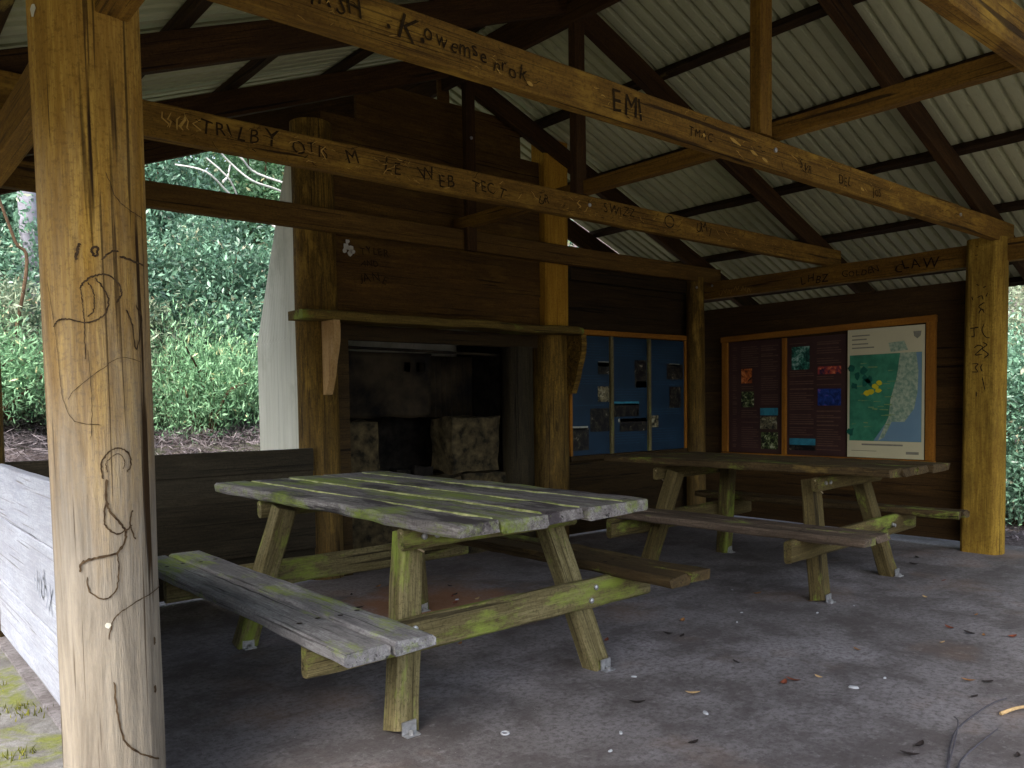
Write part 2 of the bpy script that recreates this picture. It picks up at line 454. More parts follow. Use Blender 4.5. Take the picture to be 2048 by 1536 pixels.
def log(name, p0, p1, r0, r1, mat, parent, seed=0.0, nth=40, seg=0.08, cut=None, flare=0.0):
    """debarked log post; cut = (angle, dist, x0): a flat sawn face on that side above x0"""
    M, L = frame(p0, p1, (0, 1, 0))
    n = int(L / seg); mb = MB(); v = []
    for i in range(n + 1):
        x = L * i / n; r = r0 + (r1 - r0) * x / L
        for k in range(nth):
            th = 2 * pi * k / nth
            rr = log_r(th, x, r, seed)
            wvec = M.to_3x3() @ Vector((0, cos(th), sin(th)))
            y, z = rr * cos(th), rr * sin(th)
            if cut and x >= cut[2]:
                d = Vector((cos(cut[0]), sin(cut[0]), 0))
                wd = M.to_3x3() @ Vector((0, y, z))
                e = wd.dot(d) - cut[1]
                if e > 0:
                    loc = M.to_3x3().inverted() @ (wd - d * e)
                    y, z = loc.y, loc.z
            v.append((x, y, z))
    f = []
    for i in range(n):
        for k in range(nth):
            k2 = (k + 1) % nth
            f.append([i * nth + k, i * nth + k2, (i + 1) * nth + k2, (i + 1) * nth + k])
    mb.add(v, f)
    mb.add([v[k] for k in range(nth)], [list(reversed(range(nth)))])
    mb.add([v[n * nth + k] for k in range(nth)], [list(range(nth))])
    o = mb.build(name, mat, parent, M, smooth=True)
    return o

def box(mb, x0, x1, y0, y1, z0, z1, mi=0, tone=0.0):
    v = [(x0, y0, z0), (x1, y0, z0), (x1, y1, z0), (x0, y1, z0), (x0, y0, z1), (x1, y0, z1), (x1, y1, z1), (x0, y1, z1)]
    f = [[3, 2, 1, 0], [4, 5, 6, 7], [0, 1, 5, 4], [1, 2, 6, 5], [2, 3, 7, 6], [3, 0, 4, 7]]
    mb.add(v, f, mi, tone)

def ribbon(mb, pts, nrm, w, mi=0):
    """flat stroke along 3-D points with given normals"""
    v = []
    for i, p in enumerate(pts):
        a = pts[max(0, i - 1)]; b = pts[min(len(pts) - 1, i + 1)]
        t = (b - a).normalized(); s = t.cross(nrm[i]).normalized()
        ww = w * (0.6 + 0.8 * abs(noise.noise((i * 0.7, w * 90, p.z * 9)))) / 2
        if i in (0, len(pts) - 1): ww *= 0.4
        v += [p - s * ww, p + s * ww]
    f = [[2 * i, 2 * i + 1, 2 * i + 3, 2 * i + 2] for i in range(len(pts) - 1)]
    mb.add(v, f, mi)

def catmull(P, n=7):
    out = []
    for i in range(len(P) - 1):
        p0, p1, p2, p3 = P[max(0, i - 1)], P[i], P[i + 1], P[min(len(P) - 1, i + 2)]
        for k in range(n):
            t = k / n
            out.append(tuple(0.5 * ((2 * p1[j]) + (-p0[j] + p2[j]) * t + (2 * p0[j] - 5 * p1[j] + 4 * p2[j] - p3[j]) * t * t + (-p0[j] + 3 * p1[j] - 3 * p2[j] + p3[j]) * t ** 3) for j in range(len(p1))))
    out.append(tuple(P[-1]))
    return out

def tube(mb, pts, r0, r1, n=6, mi=0, tone=0.0):
    v = []; k = len(pts)
    for i, p in enumerate(pts):
        a = Vector(pts[max(0, i - 1)]); b_ = Vector(pts[min(k - 1, i + 1)]); t = (b_ - a).normalized()
        s = t.cross(Vector((0.31, 0.2, 0.93))).normalized(); u = t.cross(s); r = r0 + (r1 - r0) * i / (k - 1)
        for j in range(n):
            an = 2 * pi * j / n; v.append(Vector(p) + s * r * cos(an) + u * r * sin(an))
    f = [[i * n + j, i * n + (j + 1) % n, (i + 1) * n + (j + 1) % n, (i + 1) * n + j] for i in range(k - 1) for j in range(n)]
    f.append([j for j in range(n)][::-1]); f.append([(k - 1) * n + j for j in range(n)])
    mb.add(v, f, mi, tone)

GL = {}
def glyph(ch):
    if ch not in GL:
        cu = bpy.data.curves.new("glyph", 'FONT'); cu.body = ch; cu.size = 1.0; cu.resolution_u = 3; cu.offset = 0.0
        ob = bpy.data.objects.new("glyph", cu); COL.objects.link(ob)
        dg = bpy.context.evaluated_depsgraph_get()
        me = bpy.data.meshes.new_from_object(ob.evaluated_get(dg))
        v = [tuple(x.co) for x in me.vertices]; f = [list(p.vertices) for p in me.polygons]
        adv = (max([p[0] for p in v]) if v else 0.3) + 0.12
        bpy.data.objects.remove(ob); bpy.data.curves.remove(cu); bpy.data.meshes.remove(me)
        GL[ch] = (v, f, adv)
    return GL[ch]

def write(mb, text, O, X, Z, size, mi=0, wob=0.09, sx=1.0, gap=0.0):
    """letters drawn on a plane: O origin, X reading direction, Z up direction; scribbly by hand"""
    O, X, Z = Vector(O), Vector(X).normalized(), Vector(Z).normalized()
    x = 0.0
    for ch in text:
        if ch == ' ':
            x += size * 0.45; continue
        v, f, adv = glyph(ch)
        a = random.uniform(-wob, wob) * 2.2; shr = random.uniform(-.25, .25); s = size * random.uniform(1 - wob, 1 + wob * 1.5); dz = random.uniform(-wob, wob) * size * 1.2
        pts = []
        for p in v:
            px, py = (p[0] + shr * p[1] + 0.03 * noise.noise((p[0] * 5 + x * 90, p[1] * 5, 1))) * s * sx, (p[1] + 0.04 * noise.noise((p[0] * 5, p[1] * 5 + x * 90, 7))) * s
            pts.append(O + X * (x + px * cos(a) - py * sin(a)) + Z * (dz + px * sin(a) + py * cos(a)))
        mb.add(pts, f, mi)
        x += adv * s * sx + gap
    return x

# ================================================================== SETTING
def terrain_h(x, y):
    def ss(a, b, t):
        t = min(1, max(0, (t - a) / (b - a))); return t * t * (3 - 2 * t)
    h = -0.03
    h += 0.85 * ss(6.6, 8.6, y) + 0.45 * ss(8.6, 11, y) + 6.5 * ss(10.5, 24, y)
    h += 0.5 * ss(3, 12, -x) + 5.0 * ss(6, 22, -x)
    dr = ss(8.0, 10.5, x) * (1 - ss(6.6, 9, y))
    h -= 0.42 * dr
    h += 6.0 * ss(13, 26, x)
    r = ss(6.6, 7.6, y) + ss(8.2, 9.0, x)
    h += min(1, r) * 0.10 * noise.noise((x * 0.8, y * 0.8, 1.3)) + min(1, r) * 0.04 * noise.noise((x * 3, y * 3, 5))
    return h

def ground():
    n = 190; xs = []
    def warp(t):   # dense in the middle, reaching far out
        return 14 * t + 170 * t ** 5
    ts = np.linspace(-1, 1, n)
    v = []; f = []
    for j in range(n):
        for i in range(n):
            x = 3.5 + warp(ts[i]); y = 6 + warp(ts[j])
            v.append((x, y, terrain_h(x, y)))
    for j in range(n - 1):
        for i in range(n - 1):
            a = j * n + i; f.append([a, a + 1, a + n + 1, a + n])
    mb = MB(); mb.add(v, f)
    o = mb.build('ground', 'leaf_litter', smooth=True); tag(o, kind='structure')
ground()

mb = MB(); box(mb, -4.5, 0.62, -6, 6.2, -0.08, -0.012)
tag(mb.build('path', 'mossy_path'), kind='structure')
mb = MB(); box(mb, 0.62, 7.25, -6, 5.35, -0.12, 0.0)
tag(mb.build('floor', 'concrete'), kind='structure')

# ================================================================== SHELTER
SH = empty('picnic_shelter', (3.7, 2.6, 0))
tag(SH, 'open timber picnic shelter with log posts, graffitied beams and a corrugated iron gable roof', 'shelter')

TY = [-0.30, 1.04, 2.33, 3.72, 5.00]       # truss front faces
XL, XR, XM = 0.6, 6.8, 3.7
SL = 0.39
def zt(x, top=3.84): return top - SL * abs(x - XM)

# posts -----------------------------------------------------------------
LP = log('post', (0.574, 2.42, -0.02), (0.560, 2.42, 2.62), 0.126, 0.134, 'log_ochre', SH, seed=3.0, nth=144, seg=0.03)
LP['label'] = 'near log post, ochre above and weathered grey below, with carved and inked drawings'
# strokes on the near post: (angle, height)
STR = {'a':[(-1.53,1.808),(-1.36,1.746),(-1.09,1.722),(-0.63,1.706)],'b':[(-2.13,1.58),(-2.09,1.608),(-2.04,1.622)],'b2':[(-1.78,1.587),(-1.84,1.602),(-1.8,1.614),(-1.73,1.611),(-1.75,1.59)],
'b3':[(-1.67,1.583),(-1.58,1.595),(-1.45,1.608),(-1.36,1.608)],'b4':[(-1.34,1.596),(-1.13,1.591),(-0.71,1.583)],
'c':[(-2.08,1.508),(-1.99,1.525),(-1.81,1.54),(-1.64,1.545),(-1.47,1.537),(-1.35,1.518),(-1.34,1.496),(-1.43,1.474)],
'd':[(-1.8,1.534),(-1.65,1.507),(-1.58,1.479),(-1.62,1.451),(-1.77,1.429),(-2.02,1.421),(-2.33,1.429),(-2.54,1.426),(-2.7,1.412)],
'e':[(-2.08,1.508),(-2.05,1.484),(-2.04,1.449),(-2.02,1.421),(-2.03,1.372),(-2.02,1.325)],'e2':[(-1.92,1.522),(-1.85,1.504),(-1.82,1.479),(-1.86,1.45),(-1.96,1.435)],
'f':[(-1.8,1.017),(-1.83,1.055),(-1.69,1.086),(-1.51,1.096),(-1.32,1.083),(-1.27,1.051),(-1.37,1.031)],'f2':[(-1.72,1.034),(-1.74,1.056),(-1.63,1.075),(-1.48,1.08),(-1.39,1.061),(-1.43,1.04)],
'g':[(-1.75,1.017),(-1.76,0.961),(-1.69,0.929),(-1.47,0.888),(-1.43,0.855),(-1.62,0.82),(-1.98,0.812),(-2.25,0.801),(-2.31,0.776)],
'h':[(-1.62,0.82),(-1.59,0.782),(-1.65,0.725),(-1.88,0.704),(-2.14,0.726),(-2.18,0.763)],'i':[(-1.76,0.961),(-1.82,0.91),(-1.72,0.88),(-1.52,0.872),(-1.29,0.89)],
'j':[(-1.27,0.93),(-1.33,0.891),(-1.23,0.849)],'k':[(-0.28,0.702),(-1.04,0.691),(-1.48,0.671),(-1.73,0.644),(-1.82,0.594)],
'l':[(-1.76,0.48),(-1.73,0.402),(-1.62,0.322),(-1.29,0.269),(-0.79,0.228)],'m':[(-2.39,1.223),(-2.25,1.248),(-1.78,1.299),(-1.39,1.333),(-0.91,1.322)],
'n':[(-2.82,1.532),(-2.65,1.416),(-2.57,1.3),(-2.5,1.223),(-2.28,1.169),(-1.81,1.158)],'o':[(-1.98,1.351),(-1.95,1.274),(-1.95,1.184),(-2.0,1.119)],
'p':[(-1.25,1.458),(-1.12,1.42),(-1.04,1.355),(-0.86,1.436),(-1.03,1.474)],'q':[(-0.8,0.57),(-0.79,0.549)],'q2':[(-0.84,0.437),(-0.83,0.418)]}
WID = {'a':.004,'b':.014,'b2':.012,'b3':.009,'b4':.012,'c':.009,'d':.008,'e':.005,'e2':.006,'f':.008,'f2':.004,'g':.012,'h':.007,'i':.009,'j':.009,'k':.006,'l':.010,'m':.003,'n':.003,'o':.003,'p':.009,'q':.018,'q2':.018}
def on_post(th, z, lift=0.0026):
    # world angle -> log-local angle (local y/z axes of the log frame)
    Mp = WM[LP.name]; x = z + 0.02
    w = Vector((cos(th), sin(th), 0)); l = Mp.to_3x3().inverted() @ w
    a = atan2(l.z, l.y); L = 2.64
    r = log_r(a, x, 0.126 + 0.008 * x / L, 3.0)
    return Mp @ Vector((x, 0, 0)) + w * (r + lift), w
plain('scorch', (0.05, 0.03, 0.018), 0.9, 0.1, 0.3, 60, col2=(0.10, 0.065, 0.035))
for k, s in STR.items():
    mb = MB(); pts = catmull(s); q = [on_post(a + random.uniform(-.012, .012), z + random.uniform(-.0015, .0015)) for a, z in pts]
    ribbon(mb, [p for p, _ in q], [w for _, w in q], WID[k] * 0.62)
    mb.build('drawn_line', 'scorch', LP)
for a, z, s in ((-1.83, 0.632, 0.008), (-2.83, 2.21, 0.016)):
    mb = MB()
    P = []
    for k in range(9):
        t = 2 * pi * k / 9; p, w = on_post(a + cos(t) * s / 0.13 * (0.6 + 0.4 * random.random()), z + sin(t) * s * (0.7 + 0.6 * random.random()))
        P.append(p)
    mb.add(P, [list(range(9))])
    mb.build('paint_spot', 'paint_white', LP)

RP = log('post', (6.805, 2.455, -0.02), (6.80, 2.44, 2.395), 0.150, 0.138, 'log_yellow', SH, seed=9.0, nth=48, seg=0.06, cut=(pi, 0.105, 0.0))
RP['label'] = 'yellow log post with a sawn flat face at the open end of the notice board wall'
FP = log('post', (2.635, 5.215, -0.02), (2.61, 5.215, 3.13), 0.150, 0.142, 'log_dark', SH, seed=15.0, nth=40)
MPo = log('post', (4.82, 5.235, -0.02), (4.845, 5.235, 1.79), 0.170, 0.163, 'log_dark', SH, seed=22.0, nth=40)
MPu = MB(); bar(MPu, 1.62, 0.27, 0.20, jit=0.002, ch=0.02)
o = MPu.build('post', 'log_gold', SH, frame((4.80, 5.18, 1.79), (4.81, 5.18, 3.36), (0, 1, 0))[0])
o['label'] = 'squared golden upper length of the middle post'
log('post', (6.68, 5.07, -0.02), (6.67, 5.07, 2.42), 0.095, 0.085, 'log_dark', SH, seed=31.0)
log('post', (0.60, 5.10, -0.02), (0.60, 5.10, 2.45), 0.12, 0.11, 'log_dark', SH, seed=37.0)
log('post', (0.57, -0.42, -0.02), (0.56, -0.42, 2.55), 0.13, 0.13, 'log_ochre', SH, seed=41.0)
log('post', (6.80, -0.42, -0.02), (6.80, -0.42, 2.4), 0.14, 0.13, 'log_yellow', SH, seed=43.0)

# trusses ---------------------------------------------------------------
tie_objs = []
for i, Y in enumerate(TY):
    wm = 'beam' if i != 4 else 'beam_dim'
    th = 0.062
    x0 = 0.45; x1 = 7.0
    t_ = timber('tie_beam', (x0, Y + th / 2, 2.445), (x1, Y + th / 2, 2.45 if i != 2 else 2.437), th, 0.15, wm, SH, jit=0.0012, ch=0.005, wav=0.004)
    tie_objs.append(t_)
    # rafters, their tails carrying the eaves
    rw, rh = 0.055, 0.155
    yr = Y + th + rw / 2 + 0.004
    for s in (-1, 1):
        xe = XM + s * 4.25
        dz = rh / 2 / cos(math.atan(SL))
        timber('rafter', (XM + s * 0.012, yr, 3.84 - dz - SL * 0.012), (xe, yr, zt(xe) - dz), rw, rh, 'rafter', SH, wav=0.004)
    kw_ = 0.10 if i < 3 else 0.09
    zk0 = 2.525 if i < 4 else 2.36
    yk = Y + th / 2 - (0.0 if i < 4 else 0.058)
    xk = {2: 3.645, 3: 3.73, 4: 3.79}.get(i, 3.66)
    kt = 0.062 if i < 4 else 0.05
    timber('king_post', (xk, yk, zk0), (xk, yk, 3.62), kt, kw_, 'beam_warm' if i < 3 else 'rafter', SH, upv=(1, 0, 0), wav=0.003)
# front and back barge rafters
for Y in (-0.62, 5.93):
    for s in (-1, 1):
        xe = XM + s * 4.35
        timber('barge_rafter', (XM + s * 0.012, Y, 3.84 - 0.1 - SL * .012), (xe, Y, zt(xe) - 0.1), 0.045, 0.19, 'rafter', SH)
# longitudinal binders
timber('binder', (3.80, -0.5, 2.575), (3.775, 5.12, 2.575), 0.07, 0.085, 'beam_warm', SH, wav=0.006)
timber('ridge_board', (XM, -0.62, 3.70), (XM, 5.93, 3.70), 0.045, 0.22, 'rafter', SH)
# wall plates
PR = timber('wall_plate', (6.845, 2.57, 2.287), (6.845, 5.10, 2.292), 0.09, 0.165, 'beam_warm', SH, wav=0.012, jit=0.003)
timber('wall_plate', (6.845, -0.6, 2.30), (6.845, 2.34, 2.30), 0.09, 0.165, 'beam', SH, wav=0.008)
timber('wall_plate', (0.60, -0.6, 2.292), (0.60, 2.30, 2.287), 0.085, 0.16, 'beam_warm', SH, wav=0.006)
timber('wall_plate', (0.60, 2.54, 2.287), (0.60, 5.12, 2.287), 0.085, 0.16, 'beam_warm', SH, wav=0.006)
timber('wall_plate', (5.0, 5.16, 2.34), (6.62, 5.16, 2.34), 0.08, 0.14, 'boards_dark', SH)

# purlins ---------------------------------------------------------------
for s in (-1, 1):
    for d in (0.16, 0.92, 1.69, 2.42, 3.19, 3.93, 4.28):
        x = XM + s * d
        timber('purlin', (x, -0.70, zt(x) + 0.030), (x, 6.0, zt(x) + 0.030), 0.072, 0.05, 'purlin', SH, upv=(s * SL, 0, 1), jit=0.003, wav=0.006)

# corrugated sheets -----------------------------------------------------
def sheets(s):
    pitch, hgt = 0.098, 0.042
    prof = [(0.0, 0.04), (0.15, 0.0), (0.50, 0.0), (0.62, 0.05), (0.69, 0.40), (0.74, 1.0), (0.90, 1.0), (0.95, 0.40)]
    y0, y1 = -0.75, 6.08
    n = int((y1 - y0) / pitch)
    D = [0.02, 0.9, 1.8, 2.7, 3.6, 4.42]
    v = []; f = []
    cols = []
    for i in range(n):
        for k, p in enumerate(prof):
            cols.append((y0 + (i + p[0]) * pitch, p[1]))
    cn = math.atan(SL)
    for d in D:
        for y, p in cols:
            sag = 0.004 * noise.noise((d * 1.2, y * 1.1, s))
            x = XM + s * d; z = zt(x) + 0.059 + p * hgt + sag
            v.append((x, y, z))
    nc = len(cols)
    for r in range(len(D) - 1):
        for i in range(nc - 1):
            q = [r * nc + i, r * nc + i + 1, (r + 1) * nc + i + 1, (r + 1) * nc + i]
            f.append(q if s > 0 else q[::-1])
    mb = MB(); mb.add(v, f)
    rs = [random.random() for _ in range(40)]
    mb.t = [rs[int((v[q[0]][1] - y0) / 0.76)] for q in f]
    o = mb.build('roof_sheet', 'roof_sheet', SH)
    md = o.modifiers.new('thick', 'SOLIDIFY'); md.thickness = 0.0012; md.offset = 1
sheets(-1); sheets(1)
mb = MB()
for s in (-1, 1):
    v = [(XM, -0.78, 3.945), (XM, 6.1, 3.945), (XM + s * 0.22, 6.1, 3.945 - .22 * SL + .002), (XM + s * 0.22, -0.78, 3.945 - .22 * SL + .002)]
    mb.add(v, [[0, 1, 2, 3]])
o = mb.build('ridge_cap', 'chimney_sheet', SH); o.modifiers.new('t', 'SOLIDIFY').thickness = 0.002

# walls -----------------------------------------------------------------
def board_wall(name, a, b, z0, z1, ydir, mat, bh=0.18, th=0.022, clip=None, outward=1, lab=None, gap=0.0):
    """lapped horizontal boards between a and b along X (ydir False) or Y"""
    mb = MB(); z = z0
    while z < z1 - 0.01:
        h = min(bh * random.uniform(0.93, 1.07), z1 - z)
        L0, L1 = a, b
        if clip:
            L0, L1 = clip(z + h, a, b)
        if L1 - L0 > 0.05:
            tilt = 0.010
            n = max(1, int((L1 - L0) / 0.3)); v = []
            for i in range(n + 1):
                t = L0 + (L1 - L0) * i / n
                e = random.uniform(-0.002, 0.002); zz = z + random.uniform(-0.002, 0.003)
                for (dy, dz) in ((-tilt + e, 0), (-0.001 + e, h + 0.014), (th, h + 0.014), (th - tilt, 0)):
                    v.append((t, dy, zz + dz) if not ydir else (dy * outward, t, zz + dz))
            f = []
            for i in range(n):
                for k in range(4):
                    k2 = (k + 1) % 4
                    f.append([i * 4 + k, i * 4 + k2, (i + 1) * 4 + k2, (i + 1) * 4 + k])
            f += [[3, 2, 1, 0], [n * 4 + k for k in range(4)]]
            mb.add(v, f, 0, random.random())
        z += h + 0.001
    return mb
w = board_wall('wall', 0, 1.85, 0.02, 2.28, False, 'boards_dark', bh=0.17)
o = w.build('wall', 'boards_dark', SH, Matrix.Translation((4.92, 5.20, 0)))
o['label'] = 'dark board end wall behind the blue information panels'
w = board_wall('wall', 0, 2.62, 0.05, 2.10, True, 'boards_y', bh=0.175)
o = w.build('wall', 'boards_y', SH, Matrix.Translation((6.885, 2.55, 0)))
o['label'] = 'brown board side wall that carries the map notice board'
def gable_clip(z, a, b):
    # boards stop under the rafters; origin X = 2.66
    half = (3.80 - z) / SL
    return max(a, XM - half - 2.66), min(b, XM + half - 2.66)
w = board_wall('wall', 0.0, 2.02, 1.82, 3.78, False, 'boards_x', bh=0.285, clip=gable_clip)
GW = w.build('wall', 'boards_x', SH, Matrix.Translation((2.66, 5.17, 0)))
GW['label'] = 'wide brown boards rising into the gable above the fireplace'
for tx_, z_, sz_ in (("TYLER", 2.275, .075), ("AND", 2.19, .065), ("JANE", 2.085, .085)):
    mb = MB(); write(mb, tx_, (2.94, 5.150, z_), (1, 0, 0), (0, 0, 1), sz_, 0); mb.build('lettering', 'worn_ink', GW)
mb = MB()
for (dx, dz, s) in ((0, 0, .03), (.035, -.012, .028), (.01, .035, .02), (.05, -.03, .022), (-.015, -.03, .02), (.03, -.045, .025)):
    mb.add([(2.83 + dx + s * cos(t * pi / 4) * random.uniform(.6, 1), 5.1515, 2.315 + dz + s * sin(t * pi / 4) * random.uniform(.6, 1)) for t in range(8)], [list(range(8))])
mb.build('paint_splash', 'paint_white', GW)

def half_wall(ydir, pos, a, b, rows, mat, lab):
    mb = MB()
    for z0, z1, dx, cr in rows:
        M = Matrix.Translation((0, 0, 0))
        n = 10; v = []
        for i in range(n + 1):
            t = a + (b - a) * i / n
            j0 = cr * noise.noise((t * 2.1, z0 * 7, 2)); j1 = cr * noise.noise((t * 2.1 + 9, z1 * 7, 4))
            w0, w1 = dx - 0.021, dx + 0.021
            for (o_, z) in ((w0, z0 + j0 + .004), (w0 + .004, z0 + j0), (w1, z0 + j0), (w1, z1 + j1), (w0 + .004, z1 + j1), (w0, z1 + j1 - .004)):
                v.append((t, pos + o_, z) if not ydir else (pos + o_, t, z))
        f = []
        for i in range(n):
            for k in range(6):
                k2 = (k + 1) % 6
                f.append([i * 6 + k, i * 6 + k2, (i + 1) * 6 + k2, (i + 1) * 6 + k])
        f += [[5, 4, 3, 2, 1, 0], [n * 6 + k for k in range(6)]]
        mb.add(v, f, 0, random.random())
    o = mb.build('half_wall', mat, SH); o['label'] = lab
    return o
half_wall(False, 5.09, 0.70, 2.50, [(0.765, 0.915, 0, .006), (0.592, 0.772, 0.012, .004), (0.235, 0.60, -0.004, .004), (0.03, 0.245, 0.010, .003)], 'rail_dark', 'dark mossy plank rail between the corner post and the fireplace post')
LW = half_wall(True, 0.668, 2.50, 5.02, [(0.655, 0.918, 0, .006), (0.31, 0.646, 0.006, .008), (0.035, 0.305, 0.002, .006)], 'rail_grey', 'bleached pale plank half wall running back from the near post')
mb = MB()
for i, (y, z) in enumerate(((3.95, 0.5), (3.87, 0.49), (3.8, 0.5), (3.72, 0.48))):
    write(mb, "HOAX"[i], (0.641, y, z - .08), (0, -1, 0), (0, 0, 1), 0.16, 0, wob=0.1, sx=0.6)
plain('ink_faded', (0.30, 0.32, 0.38), 0.8, 0.1, 0.3, 40)
mb.build('graffiti', 'ink_faded', LW)

# graffiti on the beams ---------------------------------------------------
def word(parent, text, O, X, Z, size, **kw):
    mb = MB(); write(mb, text, O, X, Z, size, 0, **kw)
    return mb.build('lettering', 'worn_ink', parent)
def mark(parent, pts, nrm, w, mat, name):
    mb = MB(); ribbon(mb, [Vector(p) for p in pts], [Vector(nrm)] * len(pts), w)
    return mb.build(name, mat, parent)
Y1 = TY[2] - 0.0035; AXX, AXZ = (1, 0, 0), (0, 0, 1)
for tx, x, z, sz, kw in (("IRSH", 1.17, 2.43, .085, {}), (".K.", 1.44, 2.422, .115, {}), ("owemse", 1.59, 2.425, .075, dict(sx=.9)), ("nrok", 1.885, 2.405, .072, {}), ("EMI", 2.515, 2.392, .13, dict(wob=.03, sx=.9)),
                         ("TMAC", 3.02, 2.40, .055, {}), ("SVR", 3.95, 2.41, .06, {}), ("DEL", 4.35, 2.40, .07, {}), ("JOS", 4.75, 2.395, .06, {})):
    word(tie_objs[2], tx, (x, Y1, z), AXX, AXZ, sz, **kw)
def carvings(parent, y, x0, x1, z0, z1, n, mat):
    mb = MB()
    for _ in range(n):
        x = random.uniform(x0, x1); z = random.uniform(z0, z1); st = random.uniform(.006, .022); sl = random.uniform(-.9, .9)
        ribbon(mb, [Vector((x + t * st * random.uniform(.5, 1.3), y - 0.0005, z + t * sl * st + random.uniform(-.006, .006))) for t in range(random.choice((2, 3, 4)))], [Vector((0, -1, 0))] * 5, random.uniform(.002, .006))
    return tag(mb.build('carving', mat, parent), kind='stuff')
carvings(tie_objs[2], Y1, 1.1, 6.0, 2.38, 2.50, 90, 'worn_ink')
carvings(tie_objs[2], Y1 - .0004, 1.1, 6.0, 2.38, 2.50, 50, 'carve_pale')
for x, z, l in ((3.33, 2.446, .09), (3.50, 2.418, .06), (3.60, 2.40, .05), (2.05, 2.40, .03), (3.12, 2.42, .02), (4.6, 2.41, .04)):
    mark(tie_objs[2], [(x + l * t / 3, Y1 - 0.0008, z - .01 * t * l * 8) for t in range(4)], (0, -1, 0), .016, 'carve_pale', 'bare_patch')
Y2 = TY[3] - 0.0035
for tx, x, z, sz, kw in (("TRILB", 1.32, 2.425, .085, dict(gap=.004)), ("Y", 1.62, 2.43, .11, {}), ("OTIS", 1.76, 2.43, .08, {}), ("M", 2.06, 2.42, .10, {}), ("LE", 2.27, 2.415, .10, {}), ("WEB", 2.50, 2.405, .10, {}), ("TECT", 2.85, 2.41, .09, {}),
                     ("SWIZZ", 3.93, 2.44, .085, {}), ("UMI", 4.90, 2.43, .095, {}), ("UR", 3.35, 2.42, .07, {})):
    word(tie_objs[3], tx, (x, Y2, z), AXX, AXZ, sz, **kw)
mark(tie_objs[3], [(4.60 + .05 * cos(t), Y2, 2.465 + .04 * sin(t)) for t in np.linspace(0, 2 * pi, 18)], (0, -1, 0), .012, 'ink', 'drawn_ring')
for x in (1.17, 1.20, 1.24, 1.27, 1.31, 1.22, 1.93, 3.70):
    mark(tie_objs[3], [(x + .02 * random.uniform(-1, 1), Y2 - .0005, 2.425 + t * .02 + random.uniform(-.01, .01)) for t in range(4)], (0, -1, 0), random.uniform(.006, .014), 'carve_pale', 'bare_patch')
carvings(tie_objs[3], Y2, 1.15, 6.2, 2.39, 2.50, 150, 'worn_ink')
carvings(tie_objs[3], Y2 - .0004, 1.15, 6.2, 2.39, 2.50, 110, 'carve_pale')
XP = 6.845 - 0.045 - 0.013
for tx, y, z, sz in (("LHBZ", 3.985, 2.235, .10), ("GOLDEN", 3.60, 2.255, .075), ("CLAW", 3.15, 2.245, .11)):
    word(PR, tx, (XP, y, z), (0, -1, 0), AXZ, sz)
for y, z in ((4.83, 2.27), (4.77, 2.26), (4.70, 2.28), (4.62, 2.27), (4.56, 2.25), (4.88, 2.245)):
    mark(PR, [(XP, y - t * .012, z + .025 * sin(t * 1.9 + y * 9)) for t in range(6)], (-1, 0, 0), .006, 'carve_pale', 'bare_patch')
XF = 6.805 - 0.105 - 0.003
for y0_, z0_, pts in ((2.47, 2.33, [(0, 0), (.012, .004)]), (2.47, 2.27, [(0, 0), (.02, .0)]), (2.44, 1.88, [(-.02, .03), (.02, 0), (-.02, -.03)]),
                      (2.49, 1.72, [(.03, 0), (-.03, .005), (.0, .0), (.0, -.06), (.02, -.06)]), (2.42, 1.70, [(0, .05), (.015, 0), (-.01, -.05), (-.04, -.06)]),
                      (2.46, 1.55, [(.03, .02), (.0, .04), (-.03, .02), (.02, -.03), (-.03, -.03)]), (2.41, 1.56, [(.02, .05), (-.01, .03), (.02, 0), (-.02, -.04), (.01, -.07)]),
                      (2.48, 1.42, [(.025, .03), (-.02, .03), (.0, .0), (-.02, -.03), (.025, -.03)]), (2.43, 1.42, [(.0, .03), (.01, 0), (.0, -.03)]),
                      (2.42, 2.02, [(.01, 0), (-.01, .01)]), (2.47, 2.05, [(.01, 0), (-.01, -.01)]), (2.45, 1.95, [(.02, 0), (-.01, .01), (-.02, -.02)]), (2.42, 1.30, [(.01, .05), (.0, 0), (-.01, -.05)]),
                      (2.47, 1.22, [(0, .02), (0, -.02)]), (2.44, 1.83, [(.02, .0), (0, .03), (-.02, 0)]), (2.40, 1.95, [(.01, .0), (0, .03)]), (2.50, 1.95, [(.01, .01), (0, -.02)])):
    q = catmull([(y0_ + a, z0_ + b_) for a, b_ in pts], 4)
    mark(RP, [(6.7000 - 0.0052 * (b_ + .02) / 2.415 - 0.0022, a, b_) for a, b_ in q], (-1, 0, 0), .0085, 'ink', 'drawn_line')

